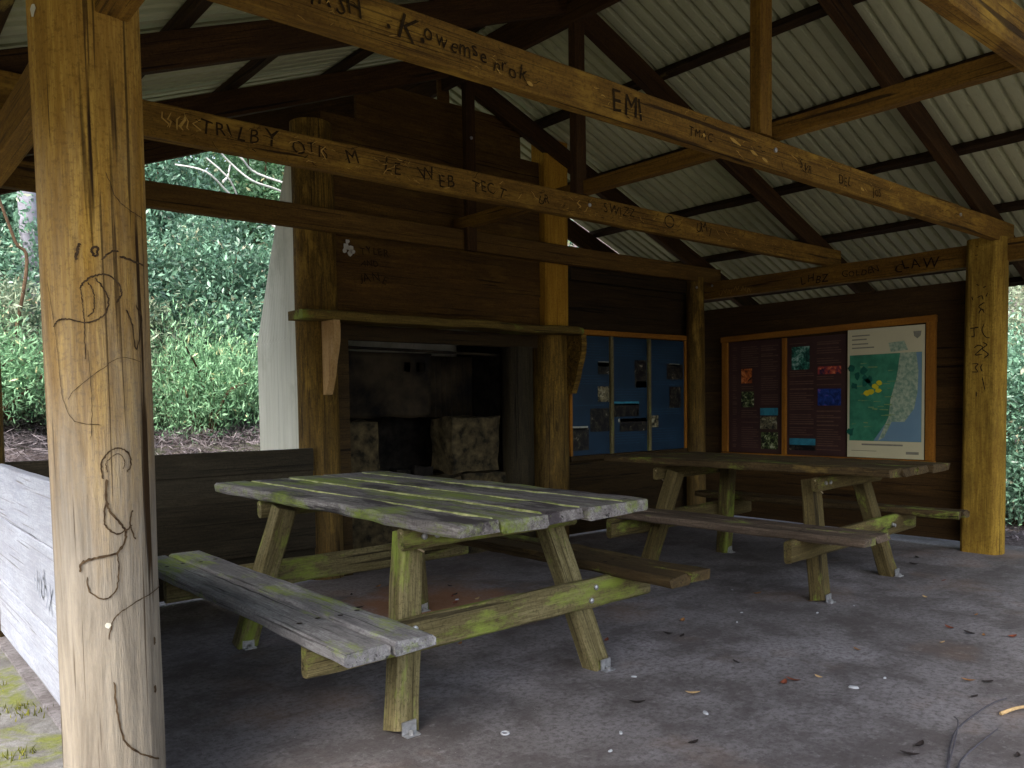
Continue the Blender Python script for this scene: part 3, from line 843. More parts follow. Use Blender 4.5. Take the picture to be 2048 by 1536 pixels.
# bolts on the timber
def bolt(mb, p, n, r=0.012, h=0.008):
    n = Vector(n).normalized(); M, L = frame(p, Vector(p) + n * h, (0.3, 0.2, 1))
    v = [M @ Vector((x, r * cos(t * pi / 4), r * sin(t * pi / 4))) for x in (0, h) for t in range(8)]
    v.append(M @ Vector((h * 1.5, 0, 0)))
    f = [[k, (k + 1) % 8, 8 + (k + 1) % 8, 8 + k] for k in range(8)] + [[8 + k, 8 + (k + 1) % 8, 16] for k in range(8)]
    mb.add(v, f)
def bolt_part(parent, p, n, r=.012, h=.008, B=None):
    mb = MB(); bolt(mb, (0, 0, 0), n, r, h)
    return mb.build('bolt', 'bolt', parent, (B or Matrix.Identity(4)) @ Matrix.Translation(p))
for p, n in (((3.72, TY[2], 2.46), (0, -1, 0)), ((3.80, TY[3], 2.465), (0, -1, 0)), ((6.58, 4.985, 2.31), (0, -1, 0)), ((3.79, 4.946, 3.2), (0, -1, 0)),
             ((6.79, 4.95, 2.34), (-1, 0, 0)), ((2.6, 5.068, 2.95), (0, -1, 0)), ((0.555, 2.60, 2.24), (-1, 0, 0)), ((6.0, TY[2], 2.45), (0, -1, 0))):
    bolt_part(SH, p, n)

# ================================================================== FIREPLACE
FI = empty('fireplace', (3.5, 5.3, 0))
tag(FI, 'sooty open fireplace with a rough mantel shelf and pale sheet metal chimney outside', 'fireplace')
# mantel shelf, wany edge
mb = MB(); n = 26; v = []
for i in range(n + 1):
    x = 2.38 + (4.96 - 2.38) * i / n
    fr = 4.90 + 0.018 * noise.noise((x * 3, 1, 1)) + (0.03 if i in (0, n) else 0)
    d = 0.012 * noise.noise((x * 2.2, 5, 2))
    for y, z in ((fr, 1.79 + d), (fr + .012, 1.772 + d), (5.15, 1.772 + d), (5.15, 1.832 + d), (fr + .02, 1.832 + d), (fr + .004, 1.822 + d)):
        v.append((x, y, z))
f = []
for i in range(n):
    for k in range(6): f.append([i * 6 + k, i * 6 + (k + 1) % 6, (i + 1) * 6 + (k + 1) % 6, (i + 1) * 6 + k])
f += [[5, 4, 3, 2, 1, 0], [n * 6 + k for k in range(6)]]
mb.add(v, f); mb.build('mantel_shelf', 'mantel', FI)
def bracket(x, mat, th=0.05):
    prof = [(4.905, 1.77), (4.90, 1.70), (4.905, 1.63), (4.925, 1.56), (4.955, 1.48), (4.975, 1.40), (5.005, 1.33), (5.03, 1.275), (5.10, 1.27), (5.10, 1.77)]
    mb = MB(); a = [(x, y, z) for y, z in prof]; b_ = [(x + th, y, z) for y, z in prof]; k = len(prof)
    mb.add(a + b_, [list(range(k)), [2 * k - 1 - i for i in range(k)]] + [[i, k + i, k + (i + 1) % k, (i + 1) % k] for i in range(k)])
    return mb.build('bracket', mat, FI)
bracket(2.585, 'split')['label'] = 'pale split timber bracket'
bracket(4.90, 'log_dark', 0.06)
timber('lintel', (2.70, 5.17, 1.715), (4.62, 5.17, 1.715), 0.05, 0.11, 'boards_dark', FI)
# side stub log and jambs
log('jamb_post', (4.40, 5.16, 0.0), (4.40, 5.16, 1.66), 0.135, 0.13, 'log_sooty', FI, seed=50.0, nth=28)
mb = MB(); box(mb, 2.69, 2.80, 5.10, 5.25, 0, 1.67); mb.build('jamb', 'boards_dark', FI)
mb = MB(); box(mb, 4.405, 4.95, 5.31, 5.335, 0, 1.90); mb.build('cheek_board', 'boards_dark', FI)
# firebox lining
mb = MB()
box(mb, 2.69, 2.76, 5.26, 5.90, 0.0, 1.72); box(mb, 4.32, 4.40, 5.30, 5.90, 0.0, 1.72)
box(mb, 2.765, 4.315, 5.87, 5.90, 0.0, 1.60); mb.build('firebox', 'soot', FI)
# rusty back plate hung in front, wavy lower edge and two punched holes
mb = MB(); nx, nz = 30, 14; v = []
for j in range(nz + 1):
    for i in range(nx + 1):
        x = 2.83 + 0.86 * i / nx; z = 1.10 + 0.50 * j / nz + 0.02 * noise.noise((x * 5, 0, 3)) * (1 - j / nz)
        v.append((x, 5.38 + 0.02 * noise.noise((x * 3, z * 3, 0)) + 0.03 * (1 - j / nz), z))
f = []
for j in range(nz):
    for i in range(nx):
        if (i in (21, 22, 25, 26, 27) and j in (10, 11)): continue
        f.append([j * (nx + 1) + i, j * (nx + 1) + i + 1, (j + 1) * (nx + 1) + i + 1, (j + 1) * (nx + 1) + i])
mb.add(v, f); o = mb.build('baffle_plate', 'soot_sheet', FI, smooth=True); o.modifiers.new('t', 'SOLIDIFY').thickness = 0.004
# corrugated cheek on the right
mb = MB(); v = []; n = 60
for i in range(n + 1):
    x = 3.74 + 0.55 * i / n; y = 5.62 + 0.010 * cos(i * 2 * pi / 6)
    v += [(x, y, 1.09), (x, y, 1.60)]
mb.add(v, [[2 * i, 2 * i + 2, 2 * i + 3, 2 * i + 1] for i in range(n)]); o = mb.build('cheek_sheet', 'soot_sheet', FI, smooth=True); o.modifiers.new('t', 'SOLIDIFY').thickness = 0.003
timber('grate_bar', (2.77, 5.28, 1.622), (4.30, 5.28, 1.60), 0.02, 0.02, 'soot_sheet', FI, seg=0.1)
def stone(x0, x1, y0, y1, z0, z1, nm='hearth_stone', seed=0, mat='hearth_stone'):
    mb = MB(); n = 6; v = []; idx = {}
    pts = {}
    def P(i, j, k):
        key = (i, j, k)
        if key not in pts:
            p = Vector((x0 + (x1 - x0) * i / n, y0 + (y1 - y0) * j / n, z0 + (z1 - z0) * k / n))
            p += Vector((noise.noise(p * 7 + Vector((seed, 0, 0))), noise.noise(p * 7 + Vector((0, seed, 9))), noise.noise(p * 7 + Vector((3, 0, seed))))) * 0.03
            pts[key] = len(v); v.append(p)
        return pts[key]
    f = []
    for a in range(n):
        for b_ in range(n):
            f += [[P(a, 0, b_), P(a + 1, 0, b_), P(a + 1, 0, b_ + 1), P(a, 0, b_ + 1)], [P(a, n, b_), P(a, n, b_ + 1), P(a + 1, n, b_ + 1), P(a + 1, n, b_)],
                  [P(0, a, b_), P(0, a, b_ + 1), P(0, a + 1, b_ + 1), P(0, a + 1, b_)], [P(n, a, b_), P(n, a + 1, b_), P(n, a + 1, b_ + 1), P(n, a, b_ + 1)],
                  [P(a, b_, 0), P(a, b_ + 1, 0), P(a + 1, b_ + 1, 0), P(a + 1, b_, 0)], [P(a, b_, n), P(a + 1, b_, n), P(a + 1, b_ + 1, n), P(a, b_ + 1, n)]]
    mb.add(v, f); return mb.build(nm, mat, FI)
stone(2.82, 3.10, 5.22, 5.50, 0.66, 1.07, seed=2)
stone(3.76, 4.25, 5.22, 5.50, 0.655, 1.09, seed=5)
stone(2.77, 3.30, 5.16, 5.85, 0.0, 0.645, seed=8)
stone(3.31, 3.82, 5.17, 5.85, 0.0, 0.63, seed=11)
stone(3.83, 4.30, 5.16, 5.85, 0.0, 0.640, seed=14)
stone(3.30, 3.42, 5.30, 5.42, 0.64, 0.70, 'charred_log', 17, 'soot'); stone(3.48, 3.66, 5.33, 5.43, 0.64, 0.71, 'charred_log', 19, 'soot')
# small gable of bare sheet above the stones: chimney casing, ribbed
def casing():
    x0, x1, ya, yb = 2.50, 4.55, 5.26, 5.955
    def loop(z, y_out):
        L = []
        nn = 14
        def rib(i): return 0.0025 * (1 if (i % 4) in (1, 2) else 0)
        for i in range(nn * 4):
            L.append((x0 - rib(i), ya + (y_out - ya) * i / (nn * 4), z))
        for i in range(nn * 8):
            L.append((x0 + (x1 - x0) * i / (nn * 8), y_out + rib(i), z))
        for i in range(nn * 4):
            L.append((x1 + rib(i), y_out + (ya - y_out) * i / (nn * 4), z))
        L.append((x1, ya, z))
        return L
    rows = [(0.0, yb), (1.655, yb), (1.664, yb + .016), (1.680, yb + .016), (1.684, yb - .006), (2.33, 5.655), (2.92, 5.375), (2.97, 5.36)]
    v = []; k = 0
    for z, y in rows:
        L = loop(z, y); k = len(L); v += L
    f = [[r * k + i, r * k + i + 1, (r + 1) * k + i + 1, (r + 1) * k + i] for r in range(len(rows) - 1) for i in range(k - 1)]
    mb = MB(); mb.add(v, [q[::-1] for q in f]); o = mb.build('chimney_casing', 'chimney_sheet', FI); o.modifiers.new('t', 'SOLIDIFY').thickness = 0.003
casing()

# ================================================================== NOTICE BOARDS
plain('panel_purple', (0.065, 0.030, 0.026), 0.4, 0.4, 0.3, 3, bump=0)
plain('panel_blue', (0.012, 0.036, 0.068), 0.4, 0.4, 0.25, 3, bump=0)
plain('text_dim', (0.15, 0.085, 0.06), 0.5, 0.3, 0.3, 30, bump=0)
plain('text_blue', (0.028, 0.07, 0.12), 0.5, 0.3, 0.3, 30, bump=0)
plain('poster_cream', (0.62, 0.57, 0.36), 0.4, 0.4, 0.08, 3, bump=0)
plain('map_green', (0.035, 0.21, 0.12), 0.4, 0.4, 0.2, 9, bump=0, col2=(0.07, 0.30, 0.17))
plain('map_green_dark', (0.01, 0.12, 0.08), 0.4, 0.4, 0.15, 14, bump=0)
plain('map_land', (0.20, 0.34, 0.24), 0.4, 0.4, 0.2, 38, bump=0, col2=(0.46, 0.52, 0.36))
plain('map_sea', (0.17, 0.29, 0.38), 0.4, 0.4, 0.1, 4, bump=0)
plain('map_yellow', (0.68, 0.58, 0.02), 0.4, 0.4, 0.1, 4, bump=0)
plain('map_road', (0.22, 0.33, 0.13), 0.4, 0.4, 0.2, 30, bump=0)
plain('print_grey', (0.25, 0.24, 0.18), 0.5, 0.3, 0.2, 40, bump=0)
def photo_mat(name, stops, scale):
    mt, nt, b = nodes_of(name, 0.35, 0.4)
    n = tex(nt, coords(nt, (scale,) * 3, rnd=False), 1.0, 5, 0.7, 0.5)
    nt.links.new(ramp(nt, n, stops), b.inputs['Base Color'])
photo_mat('ph_orange', [(0.40, (0.03, 0.012, 0.008)), (0.50, (0.45, 0.11, 0.02)), (0.68, (0.85, 0.35, 0.12))], 14)
photo_mat('ph_white_flower', [(0.45, (0.01, 0.012, 0.008)), (0.56, (0.10, 0.14, 0.04)), (0.66, (0.65, 0.65, 0.45))], 26)
photo_mat('ph_teal', [(0.42, (0.008, 0.04, 0.035)), (0.54, (0.03, 0.17, 0.12)), (0.70, (0.55, 0.75, 0.65))], 15)
photo_mat('ph_beach', [(0.40, (0.02, 0.02, 0.015)), (0.55, (0.25, 0.22, 0.12)), (0.68, (0.5, 0.5, 0.4))], 22)
photo_mat('ph_sunset', [(0.4, (0.02, 0.02, 0.06)), (0.55, (0.35, 0.05, 0.03)), (0.66, (0.8, 0.25, 0.1))], 18)
photo_mat('ph_ultra', [(0.4, (0.008, 0.02, 0.10)), (0.6, (0.02, 0.06, 0.28)), (0.7, (0.3, 0.08, 0.25))], 16)
photo_mat('ph_dark', [(0.45, (0.006, 0.006, 0.008)), (0.62, (0.05, 0.045, 0.03)), (0.74, (0.55, 0.5, 0.38))], 20)
photo_mat('ph_sky', [(0.4, (0.02, 0.13, 0.19)), (0.7, (0.05, 0.28, 0.36))], 8)
plain('ph_pale', (0.42, 0.43, 0.36), 0.4, 0.4, 0.3, 30, bump=0)

def panel_on(pl, nm, mats, parent, items):
    """items: (u0,u1,z0,z1,lift,mi); pl(u,z,lift)->point"""
    mb = MB()
    for u0, u1, z0, z1, l, mi in items:
        mb.add([pl(u0, z0, l), pl(u1, z0, l), pl(u1, z1, l), pl(u0, z1, l)], [[0, 1, 2, 3]], mi)
    return mb.build(nm, mats, parent)

# side wall board (u runs from the far end, Y decreasing)
NB = empty('notice_board', (6.84, 3.84, 1.26))
tag(NB, 'orange framed notice board with two maroon panels and a green park map poster', 'notice board')
NX = 6.835
def pl1(u, z, l): return (NX - l, u, z)
def fr(name, p0, p1, w, h, parent, upv): return timber(name, p0, p1, w, h, 'frame_orange', parent, upv=upv, jit=.001)
mb = MB(); box(mb, 6.84, 6.868, 2.88, 4.82, 0.68, 1.81); mb.build('backing_board', 'boards_dark', NB)
fr('frame', (6.835, 4.87, 1.795), (6.835, 2.825, 1.835), 0.045, 0.055, NB, (0, 0, 1))
fr('frame', (6.835, 4.87, 0.655), (6.835, 2.825, 0.660), 0.045, 0.055, NB, (0, 0, 1))
fr('frame', (6.8345, 4.825, 0.69), (6.8345, 4.825, 1.766), 0.07, 0.044, NB, (1, 0, 0))
fr('frame', (6.8345, 2.862, 0.69), (6.8345, 2.862, 1.806), 0.07, 0.044, NB, (1, 0, 0))
timber('mullion', (6.828, 4.173, 0.685), (6.828, 4.173, 1.768), 0.045, 0.03, 'frame_orange', NB, upv=(1, 0, 0), jit=.001)
def maroon(u0, u1, photos, cols, zt_=1.765):
    mb = MB(); mats = ['panel_purple', 'text_dim'] + [p[4] for p in photos]
    box(mb, NX - 0.006, 6.8395, u1, u0, 0.69, zt_)
    its = []
    random.seed(int(u0 * 100))
    for ca, cb in cols:
        z = zt_ - 0.06
        while z > 0.74:
            L = random.choice((1, 1, .9, .7)); head = random.random() < 0.12
            hit = any(min(ca, p[0]) > max(cb, p[1]) and p[2] - .015 < z < p[3] + .015 for p in photos)
            if not hit:
                its.append((ca, ca + (cb - ca) * L, z, z + (.012 if head else .007), .0075, 1))
            z -= 0.035 if head else 0.021
            if random.random() < 0.1: z -= 0.03
    for i, p in enumerate(photos):
        its.append((p[0], p[1], p[2], p[3], .008, 2 + i))
    for u0_, u1_, z0, z1, l, mi in its:
        mb.add([pl1(u0_, z0, l), pl1(u1_, z0, l), pl1(u1_, z1, l), pl1(u0_, z1, l)], [[0, 1, 2, 3]], mi)
    return mb.build('information_panel', mats, NB)
maroon(4.785, 4.20, [(4.64, 4.52, 1.36, 1.50, 'ph_orange'), (4.64, 4.50, 1.13, 1.28, 'ph_white_flower'), (4.43, 4.24, 1.05, 1.12, 'ph_sky'), (4.43, 4.25, 0.92, 1.04, 'ph_beach'), (4.42, 4.24, 0.73, 0.89, 'ph_white_flower')],
       [(4.64, 4.45), (4.42, 4.24), (4.74, 4.69)])
maroon(4.145, 3.575, [(4.10, 3.92, 1.47, 1.68, 'ph_teal'), (3.84, 3.62, 1.42, 1.49, 'ph_sunset'), (3.84, 3.62, 1.14, 1.29, 'ph_ultra'), (4.12, 3.86, 0.78, 0.84, 'ph_sky'), (4.12, 3.86, 0.73, 0.78, 'ph_dark')],
       [(4.12, 3.88), (3.85, 3.62)])
random.seed(12)
# the map poster
mb = MB(); mats = ['poster_cream', 'map_green', 'map_green_dark', 'map_land', 'map_sea', 'map_yellow', 'print_grey', 'ph_orange', 'map_road']
PY0, PY1, PZ0, PZ1 = 3.555, 2.905, 0.692, 1.792
box(mb, NX - 0.018, NX - 0.014, PY1, PY0, PZ0, PZ1)
def PP(poly, l, mi):   # polygon in poster fractions (0..1 right, 0..1 up)
    mb.add([(NX - 0.018 - l, PY0 + (PY1 - PY0) * a, PZ0 + (PZ1 - PZ0) * b_) for a, b_ in poly], [list(range(len(poly)))], mi)
PP([(.03, .13), (.97, .13), (.97, .80), (.03, .80)], .0015, 1)
PP([(.36, .132), (.968, .132), (.968, .798), (.90, .798), (.86, .62), (.80, .45), (.72, .30), (.52, .27)], .0028, 4)
PP([(.70, .80), (.90, .798), (.93, .66), (.92, .50), (.88, .38), (.76, .28), (.60, .28), (.50, .16), (.42, .132), (.56, .32), (.58, .45), (.66, .62)], .0042, 3)
PP([(.55, .88), (.75, .89), (.80, .82), (.58, .81)], .0042, 3)
for a, b_ in ((.06, .70), (.14, .64), (.10, .56), (.22, .68), (.24, .58), (.30, .60), (.05, .20)):
    PP([(a + .06 * cos(t) * random.uniform(.5, 1.1), b_ + .035 * sin(t) * random.uniform(.5, 1.2)) for t in np.linspace(0, 2 * pi, 9)[:-1]], .0056, 2)
PP([(.20, .62), (.24, .65), (.36, .56), (.34, .54)], .0056, 2)
for a, b_ in ((.27, .50), (.33, .51), (.38, .55), (.43, .58), (.42, .52)):
    PP([(a + .05 * cos(t) * random.uniform(.6, 1.1), b_ + .022 * sin(t) * random.uniform(.6, 1.2)) for t in np.linspace(0, 2 * pi, 9)[:-1]], .0064, 5)
for _ in range(26):
    a, b_ = random.uniform(.06, .62), random.uniform(.15, .78); L = random.uniform(.04, .14)
    PP([(a, b_), (a + L, b_ + random.uniform(-.01, .01)), (a + L, b_ + .006), (a, b_ + .006)], .0052, 8)
for i, b_ in enumerate((.945, .915, .88, .85)):
    PP([(.06, b_), (.06 + (.24, .20, .22, .30)[i], b_), (.06 + (.24, .20, .22, .30)[i], b_ + .010), (.06, b_ + .010)], .0015, 6)
PP([(.20, .095), (.74, .095), (.74, .108), (.20, .108)], .0015, 6)
PP([(.06, .05), (.4, .05), (.4, .054), (.06, .054)], .0015, 6)
PP([(.78, .035), (.94, .035), (.94, .055), (.78, .055)], .0015, 6)
PP([(.86, .955), (.96, .955), (.95, .92), (.91, .90), (.87, .92)], .0015, 6)
mb.build('map_poster', mats, NB)

# blue board on the end wall
BB = empty('notice_board', (5.8, 5.15, 1.26))
tag(BB, 'dim notice board of three blue panels with photographs on the end wall', 'notice board')
BY = 5.135
mb = MB(); box(mb, 5.0, 6.62, 5.15, 5.182, 0.69, 1.80); mb.build('backing_board', 'boards_dark', BB)
timber('frame', (4.98, 5.14, 1.818), (6.64, 5.14, 1.825), 0.045, 0.045, 'frame_orange', BB)
timber('frame', (4.98, 5.14, 0.700), (6.64, 5.14, 0.700), 0.045, 0.045, 'boards_dark', BB)
timber('frame', (6.60, 5.1405, 0.725), (6.60, 5.1405, 1.80), 0.044, 0.06, 'frame_orange', BB, upv=(1, 0, 0))
timber('frame', (4.985, 5.1405, 0.725), (4.985, 5.1405, 1.792), 0.044, 0.03, 'frame_orange', BB, upv=(1, 0, 0))
for x in (5.505, 6.03):
    timber('mullion', (x, 5.128, 0.725), (x, 5.128, 1.795), 0.03, 0.04, 'leg_wood', BB, upv=(1, 0, 0), jit=.001)
def blue(u0, u1, photos):
    mb = MB(); mats = ['panel_blue', 'text_blue'] + [p[4] for p in photos]
    box(mb, u0, u1, BY, 5.149, 0.725, 1.79)
    z = 1.72
    while z > 0.8:
        if not any(p[2] - .01 < z < p[3] + .01 for p in photos):
            L = random.choice((1, .9, .8))
            mb.add([(u0 + .03, BY - .0015, z), (u0 + .03 + (u1 - u0 - .06) * L, BY - .0015, z), (u0 + .03 + (u1 - u0 - .06) * L, BY - .0015, z + .006), (u0 + .03, BY - .0015, z + .006)], [[0, 1, 2, 3]], 1)
        z -= 0.024
    for i, p in enumerate(photos):
        mb.add([(p[0], BY - .003, p[2]), (p[1], BY - .003, p[2]), (p[1], BY - .003, p[3]), (p[0], BY - .003, p[3])], [[0, 1, 2, 3]], 2 + i)
    mb.build('information_panel', mats, BB)
blue(5.005, 5.483, [(5.335, 5.478, 1.45, 1.56, 'ph_dark'), (5.34, 5.478, 1.52, 1.565, 'ph_pale'), (5.33, 5.478, 1.20, 1.34, 'ph_beach'), (5.23, 5.478, 0.93, 1.14, 'ph_dark'), (5.01, 5.21, 0.77, 0.97, 'ph_dark'), (5.01, 5.20, 0.955, 0.985, 'ph_pale')])
blue(5.527, 6.008, [(5.83, 6.0, 1.33, 1.59, 'ph_dark'), (5.85, 6.0, 1.33, 1.39, 'ph_pale'), (5.535, 5.89, 1.06, 1.18, 'ph_dark'), (5.535, 5.89, 1.165, 1.20, 'ph_sky'), (5.62, 6.0, 0.92, 1.04, 'ph_dark'), (5.60, 6.0, 1.01, 1.04, 'ph_pale')])
blue(6.052, 6.568, [(6.30, 6.55, 1.41, 1.56, 'ph_dark'), (6.34, 6.50, 1.545, 1.565, 'ph_pale'), (6.34, 6.52, 1.13, 1.34, 'ph_dark'), (6.06, 6.17, 0.95, 1.06, 'ph_beach')])

# ================================================================== PICNIC TABLES
def picnic_table(loc, rz, label, mats, top_z, top_y, planks, legd, tilt=0.0, bench_off=(-0.935, -0.61, 0.60, 0.90), seed=0, gapmoss=False):
    """mats: top, bench, leg ; local axes: X across, Y along"""
    random.seed(seed)
    T = empty('picnic_table', loc, rz); tag(T, label, 'picnic table')
    B = WM[T.name]
    # tabletop of five planks
    mb = MB()
    for x0, x1, e0, e1 in planks:
        M = Matrix.Rotation(tilt, 4, 'Y') @ Matrix.Translation(((x0 + x1) / 2, top_y[0] + e0, top_z - 0.024)) @ Matrix.Rotation(pi / 2, 4, 'Z')
        bar(mb, top_y[1] - top_y[0] + e1 - e0, x1 - x0, 0.047, seg=0.09, jit=0.0032, ch=0.008, tone=random.random(), M=M, wav=0.005, endjit=0.012)
    mb.build('tabletop', mats[0], T, B)
    # benches
    for (a, b_) in ((bench_off[0], bench_off[1]), (bench_off[2], bench_off[3])):
        mb = MB(); w_ = (b_ - a - 0.012) / 2; bm = mats[1] if a < 0 else mats[3]
        for k in range(2):
            x0 = a + k * (w_ + 0.012)
            M = Matrix.Translation((x0 + w_ / 2, top_y[0] + 0.0 + random.uniform(-.012, .012), 0.452 - 0.024)) @ Matrix.Rotation(pi / 2, 4, 'Z')
            bar(mb, top_y[1] - top_y[0] - 0.02, w_, 0.046, seg=0.09, jit=0.0028, ch=0.010, tone=random.random(), M=M, wav=0.008, endjit=0.010)
        mb.build('bench_seat', bm, T, B)
    # splayed legs
    fx, fy, tx, ty, ltop = legd
    for sx in (-1, 1):
        for sy in (-1, 1):
            p0 = Vector((sx * fx, sy * fy, 0.0)); p1 = Vector((sx * tx, sy * ty, ltop))
            M, L = frame(p0, p1, (0, 1, 0))
            mb = MB(); bar(mb, L, 0.105, 0.09, seg=.1, jit=0.003, ch=0.010)
            mb.build('leg', mats[2], T, B @ M, )
    for sy in (-1, 1):
        # crossbeam carrying the seats, outside the legs
        zc = 0.345; t = zc / ltop; yl = sy * (fy + (ty - fy) * t + 0.045 + 0.03)
        M, L = frame((-0.90, yl, zc), (0.88, yl, zc))
        mb = MB(); bar(mb, L, 0.048, 0.13, seg=.12, jit=0.003, ch=0.012, wav=0.003)
        mb.build('crossbeam', mats[2], T, B @ M)
        t = (ltop - 0.04) / ltop; yl = sy * (fy + (ty - fy) * t + 0.045 + 0.032)
        M, L = frame((-0.46, yl, top_z - 0.105), (0.46, yl, top_z - 0.105))
        mb = MB(); bar(mb, L, 0.045, 0.085, jit=0.002, ch=0.012)
        mb.build('batten', mats[2], T, B @ M)
        mb = MB(); ys = yl
        tube(mb, catmull([(-0.455, ys, top_z - .075), (-0.44, ys - .01, top_z - .11), (-0.40, ys, top_z - .135), (-0.355, ys, top_z - .165)], 4), .010, .004, 5)
        mb.build('splinter', 'frayed', T, B)
        for x in (-0.37, 0.33, -0.31): bolt_part(T, (x, yl + sy * 0.0225, top_z - 0.10), (0, sy, 0), 0.012, 0.01, B)
        ylc = sy * (fy + (ty - fy) * zc / ltop + 0.045 + 0.054)
        for x in (-0.47, 0.47, 0.50, -0.44): bolt_part(T, (x, ylc, zc + random.uniform(-.03, .03)), (0, sy, 0), 0.012, 0.01, B)
    # galvanised brackets at the feet
    for sx in (-1, 1):
        for sy in (-1, 1):
            mb = MB(); x = sx * fx; y = sy * fy
            box(mb, x - 0.03, x + 0.03, y - 0.085, y - 0.05, 0.001, 0.006)
            box(mb, x - 0.03, x + 0.03, y - 0.056, y - 0.050, 0.0062, 0.05)
            fb = mb.build('foot_bracket', 'bolt', T, B)
            bolt_part(fb, (x, y - 0.07, 0.006), (0, 0, 1), 0.011, 0.012, B)
    # dark nail heads on the seats
    for a, b_ in ((bench_off[0], bench_off[1]), (bench_off[2], bench_off[3])):
        for y in (-0.66, 0.70):
            for i in range(4):
                x = a + 0.045 + (b_ - a - 0.09) * i / 3
                P = [(x + .011 * cos(t), y + .011 * sin(t) + 0.02 * (i % 2), 0.4565) for t in np.linspace(0, 2 * pi, 9)[:-1]]
                mb = MB(); mb.add(P, [list(range(8))]); mb.build('nail_head', 'ink', T, B)
    if gapmoss:
        for (a, b_) in [(planks[k][1], planks[k + 1][0]) for k in range(len(planks) - 1)]:
            mb = MB(); n = 40; v = []
            for i in range(n + 1):
                y = top_y[0] + 0.04 + (top_y[1] - top_y[0] - 0.08) * i / n; j = .003 * noise.noise((y * 6, a * 9, 0))
                for x, z in ((a - .004 + j, top_z - .0015), (a + .003 + j, top_z + .0025 + j * .3), (b_ + .002 + j, top_z - .006), (b_ - .001, top_z - .02), (a + .001, top_z - .02)):
                    v.append((x, y, z))
            mb.add(v, [[i * 5 + k, i * 5 + (k + 1) % 5, (i + 1) * 5 + (k + 1) % 5, (i + 1) * 5 + k] for i in range(n) for k in range(5)] + [[4, 3, 2, 1, 0], [n * 5 + k for k in range(5)]])
            mb.build('moss_line', 'moss_pale', T, B)
    return T

pk = [(-0.505, -0.330, 0.0, 0.03), (-0.322, -0.105, -0.012, 0.0), (-0.090, 0.105, 0.012, 0.02), (0.112, 0.352, -0.006, -0.02), (0.368, 0.515, 0.03, 0.01)]
picnic_table((2.085, 3.25, 0), radians(0.8), 'near picnic table, weathered grey planks patched with yellow-green moss, beside the carved post',
             ('table_grey', 'bench_grey', 'leg_wood', 'table_brown'), 0.795, (-1.06, 1.07), pk, (0.525, 0.715, 0.37, 0.55, 0.70), seed=5, gapmoss=True)
picnic_table((4.93, 3.16, 0), radians(3.2), 'farther picnic table, dull brown planks, in front of the map notice board',
             ('table_brown', 'bench_brown', 'leg_brown', 'table_brown'), 0.792, (-1.03, 1.0), pk, (0.50, 0.64, 0.34, 0.50, 0.70), tilt=radians(1.2), bench_off=(-0.83, -0.50, 0.60, 0.78), seed=8)
random.seed(21)

# ================================================================== SMALL THINGS ON THE FLOOR
def leaf_mesh(name, L, W, curl, mat):
    mb = MB(); n = 8; v = []; f = []
    for i in range(n + 1):
        t = i / n; w_ = W * sin(pi * t) ** 0.8 / 2 + 0.0006; z = 0.003 + curl * (2 * t - 1) ** 2
        v += [(L * (t - .5), -w_, z + 0.3 * w_), (L * (t - .5), 0, z), (L * (t - .5), w_, z + 0.35 * w_)]
    for i in range(n):
        f += [[3 * i, 3 * i + 3, 3 * i + 4, 3 * i + 1], [3 * i + 1, 3 * i + 4, 3 * i + 5, 3 * i + 2]]
    mb.add(v, f)
    return mb.mesh(name, [mat])
LM = [leaf_mesh('fallen_leaf', 0.065, 0.024, 0.010, m_) for m_ in ('dry_leaf', 'pale_leaf', 'red_leaf', 'dark_leaf')]
def drop(name, me, x, y, z, rz, s, label, cat, group=None, rx=0.0):
    o = bpy.data.objects.new(name, me); put(o, Matrix.Translation((x, y, z)) @ Matrix.Rotation(rz, 4, 'Z') @ Matrix.Rotation(rx, 4, 'X') @ Matrix.Scale(s, 4))
    return tag(o, label, cat, group)
spots = [(3.22, 1.80, 1), (2.66, 2.04, 1), (3.04, 1.86, 2), (3.10, 1.85, 2), (4.12, 1.66, 1), (4.41, 1.74, 2), (3.71, 1.88, 0), (4.41, 2.52, 0), (3.64, 1.36, 0), (3.46, 1.27, 3), (2.83, 1.21, 3),
         (2.73, 1.20, 3), (2.99, 0.96, 3), (2.27, 1.74, 3), (4.78, 1.75, 0), (3.51, 2.76, 0), (4.47, 1.47, 2), (4.99, 2.11, 1), (3.68, 1.30, 3)]
spots += [(random.uniform(2.7, 6.2), random.uniform(1.2, 3.2), random.choice((0, 2, 3, 3))) for _ in range(16)]
spots += [(random.uniform(1.9, 3.1), random.uniform(3.2, 4.7), random.choice((0, 1, 2, 3, 3))) for _ in range(34)]
spots += [(random.uniform(1.2, 2.6), random.uniform(1.4, 2.5), 3) for _ in range(6)]
words = ['tan', 'pale straw coloured', 'dark red', 'blackened']
for i, (x, y, k) in enumerate(spots):
    drop('fallen_leaf', LM[k], x, y, 0.001, random.uniform(0, 6.28), random.uniform(0.6, 1.15), '%s fallen leaf lying on the concrete floor' % words[k], 'leaf', '%s leaves on the floor' % words[k], random.uniform(-.15, .15))
def chip_mesh():
    mb = MB(); v = [(0.02 * cos(t) * random.uniform(.7, 1.1), 0.012 * sin(t) * random.uniform(.7, 1.1), 0.0) for t in np.linspace(0, 2 * pi, 9)[:-1]]
    w_ = [(a * .8, b_ * .8, 0.006) for a, b_, c in v]
    mb.add(v + w_, [list(range(8, 16))] + [[k, (k + 1) % 8, 8 + (k + 1) % 8, 8 + k] for k in range(8)])
    return mb.mesh('pale_chip', ['white_chip'])
CM = chip_mesh()
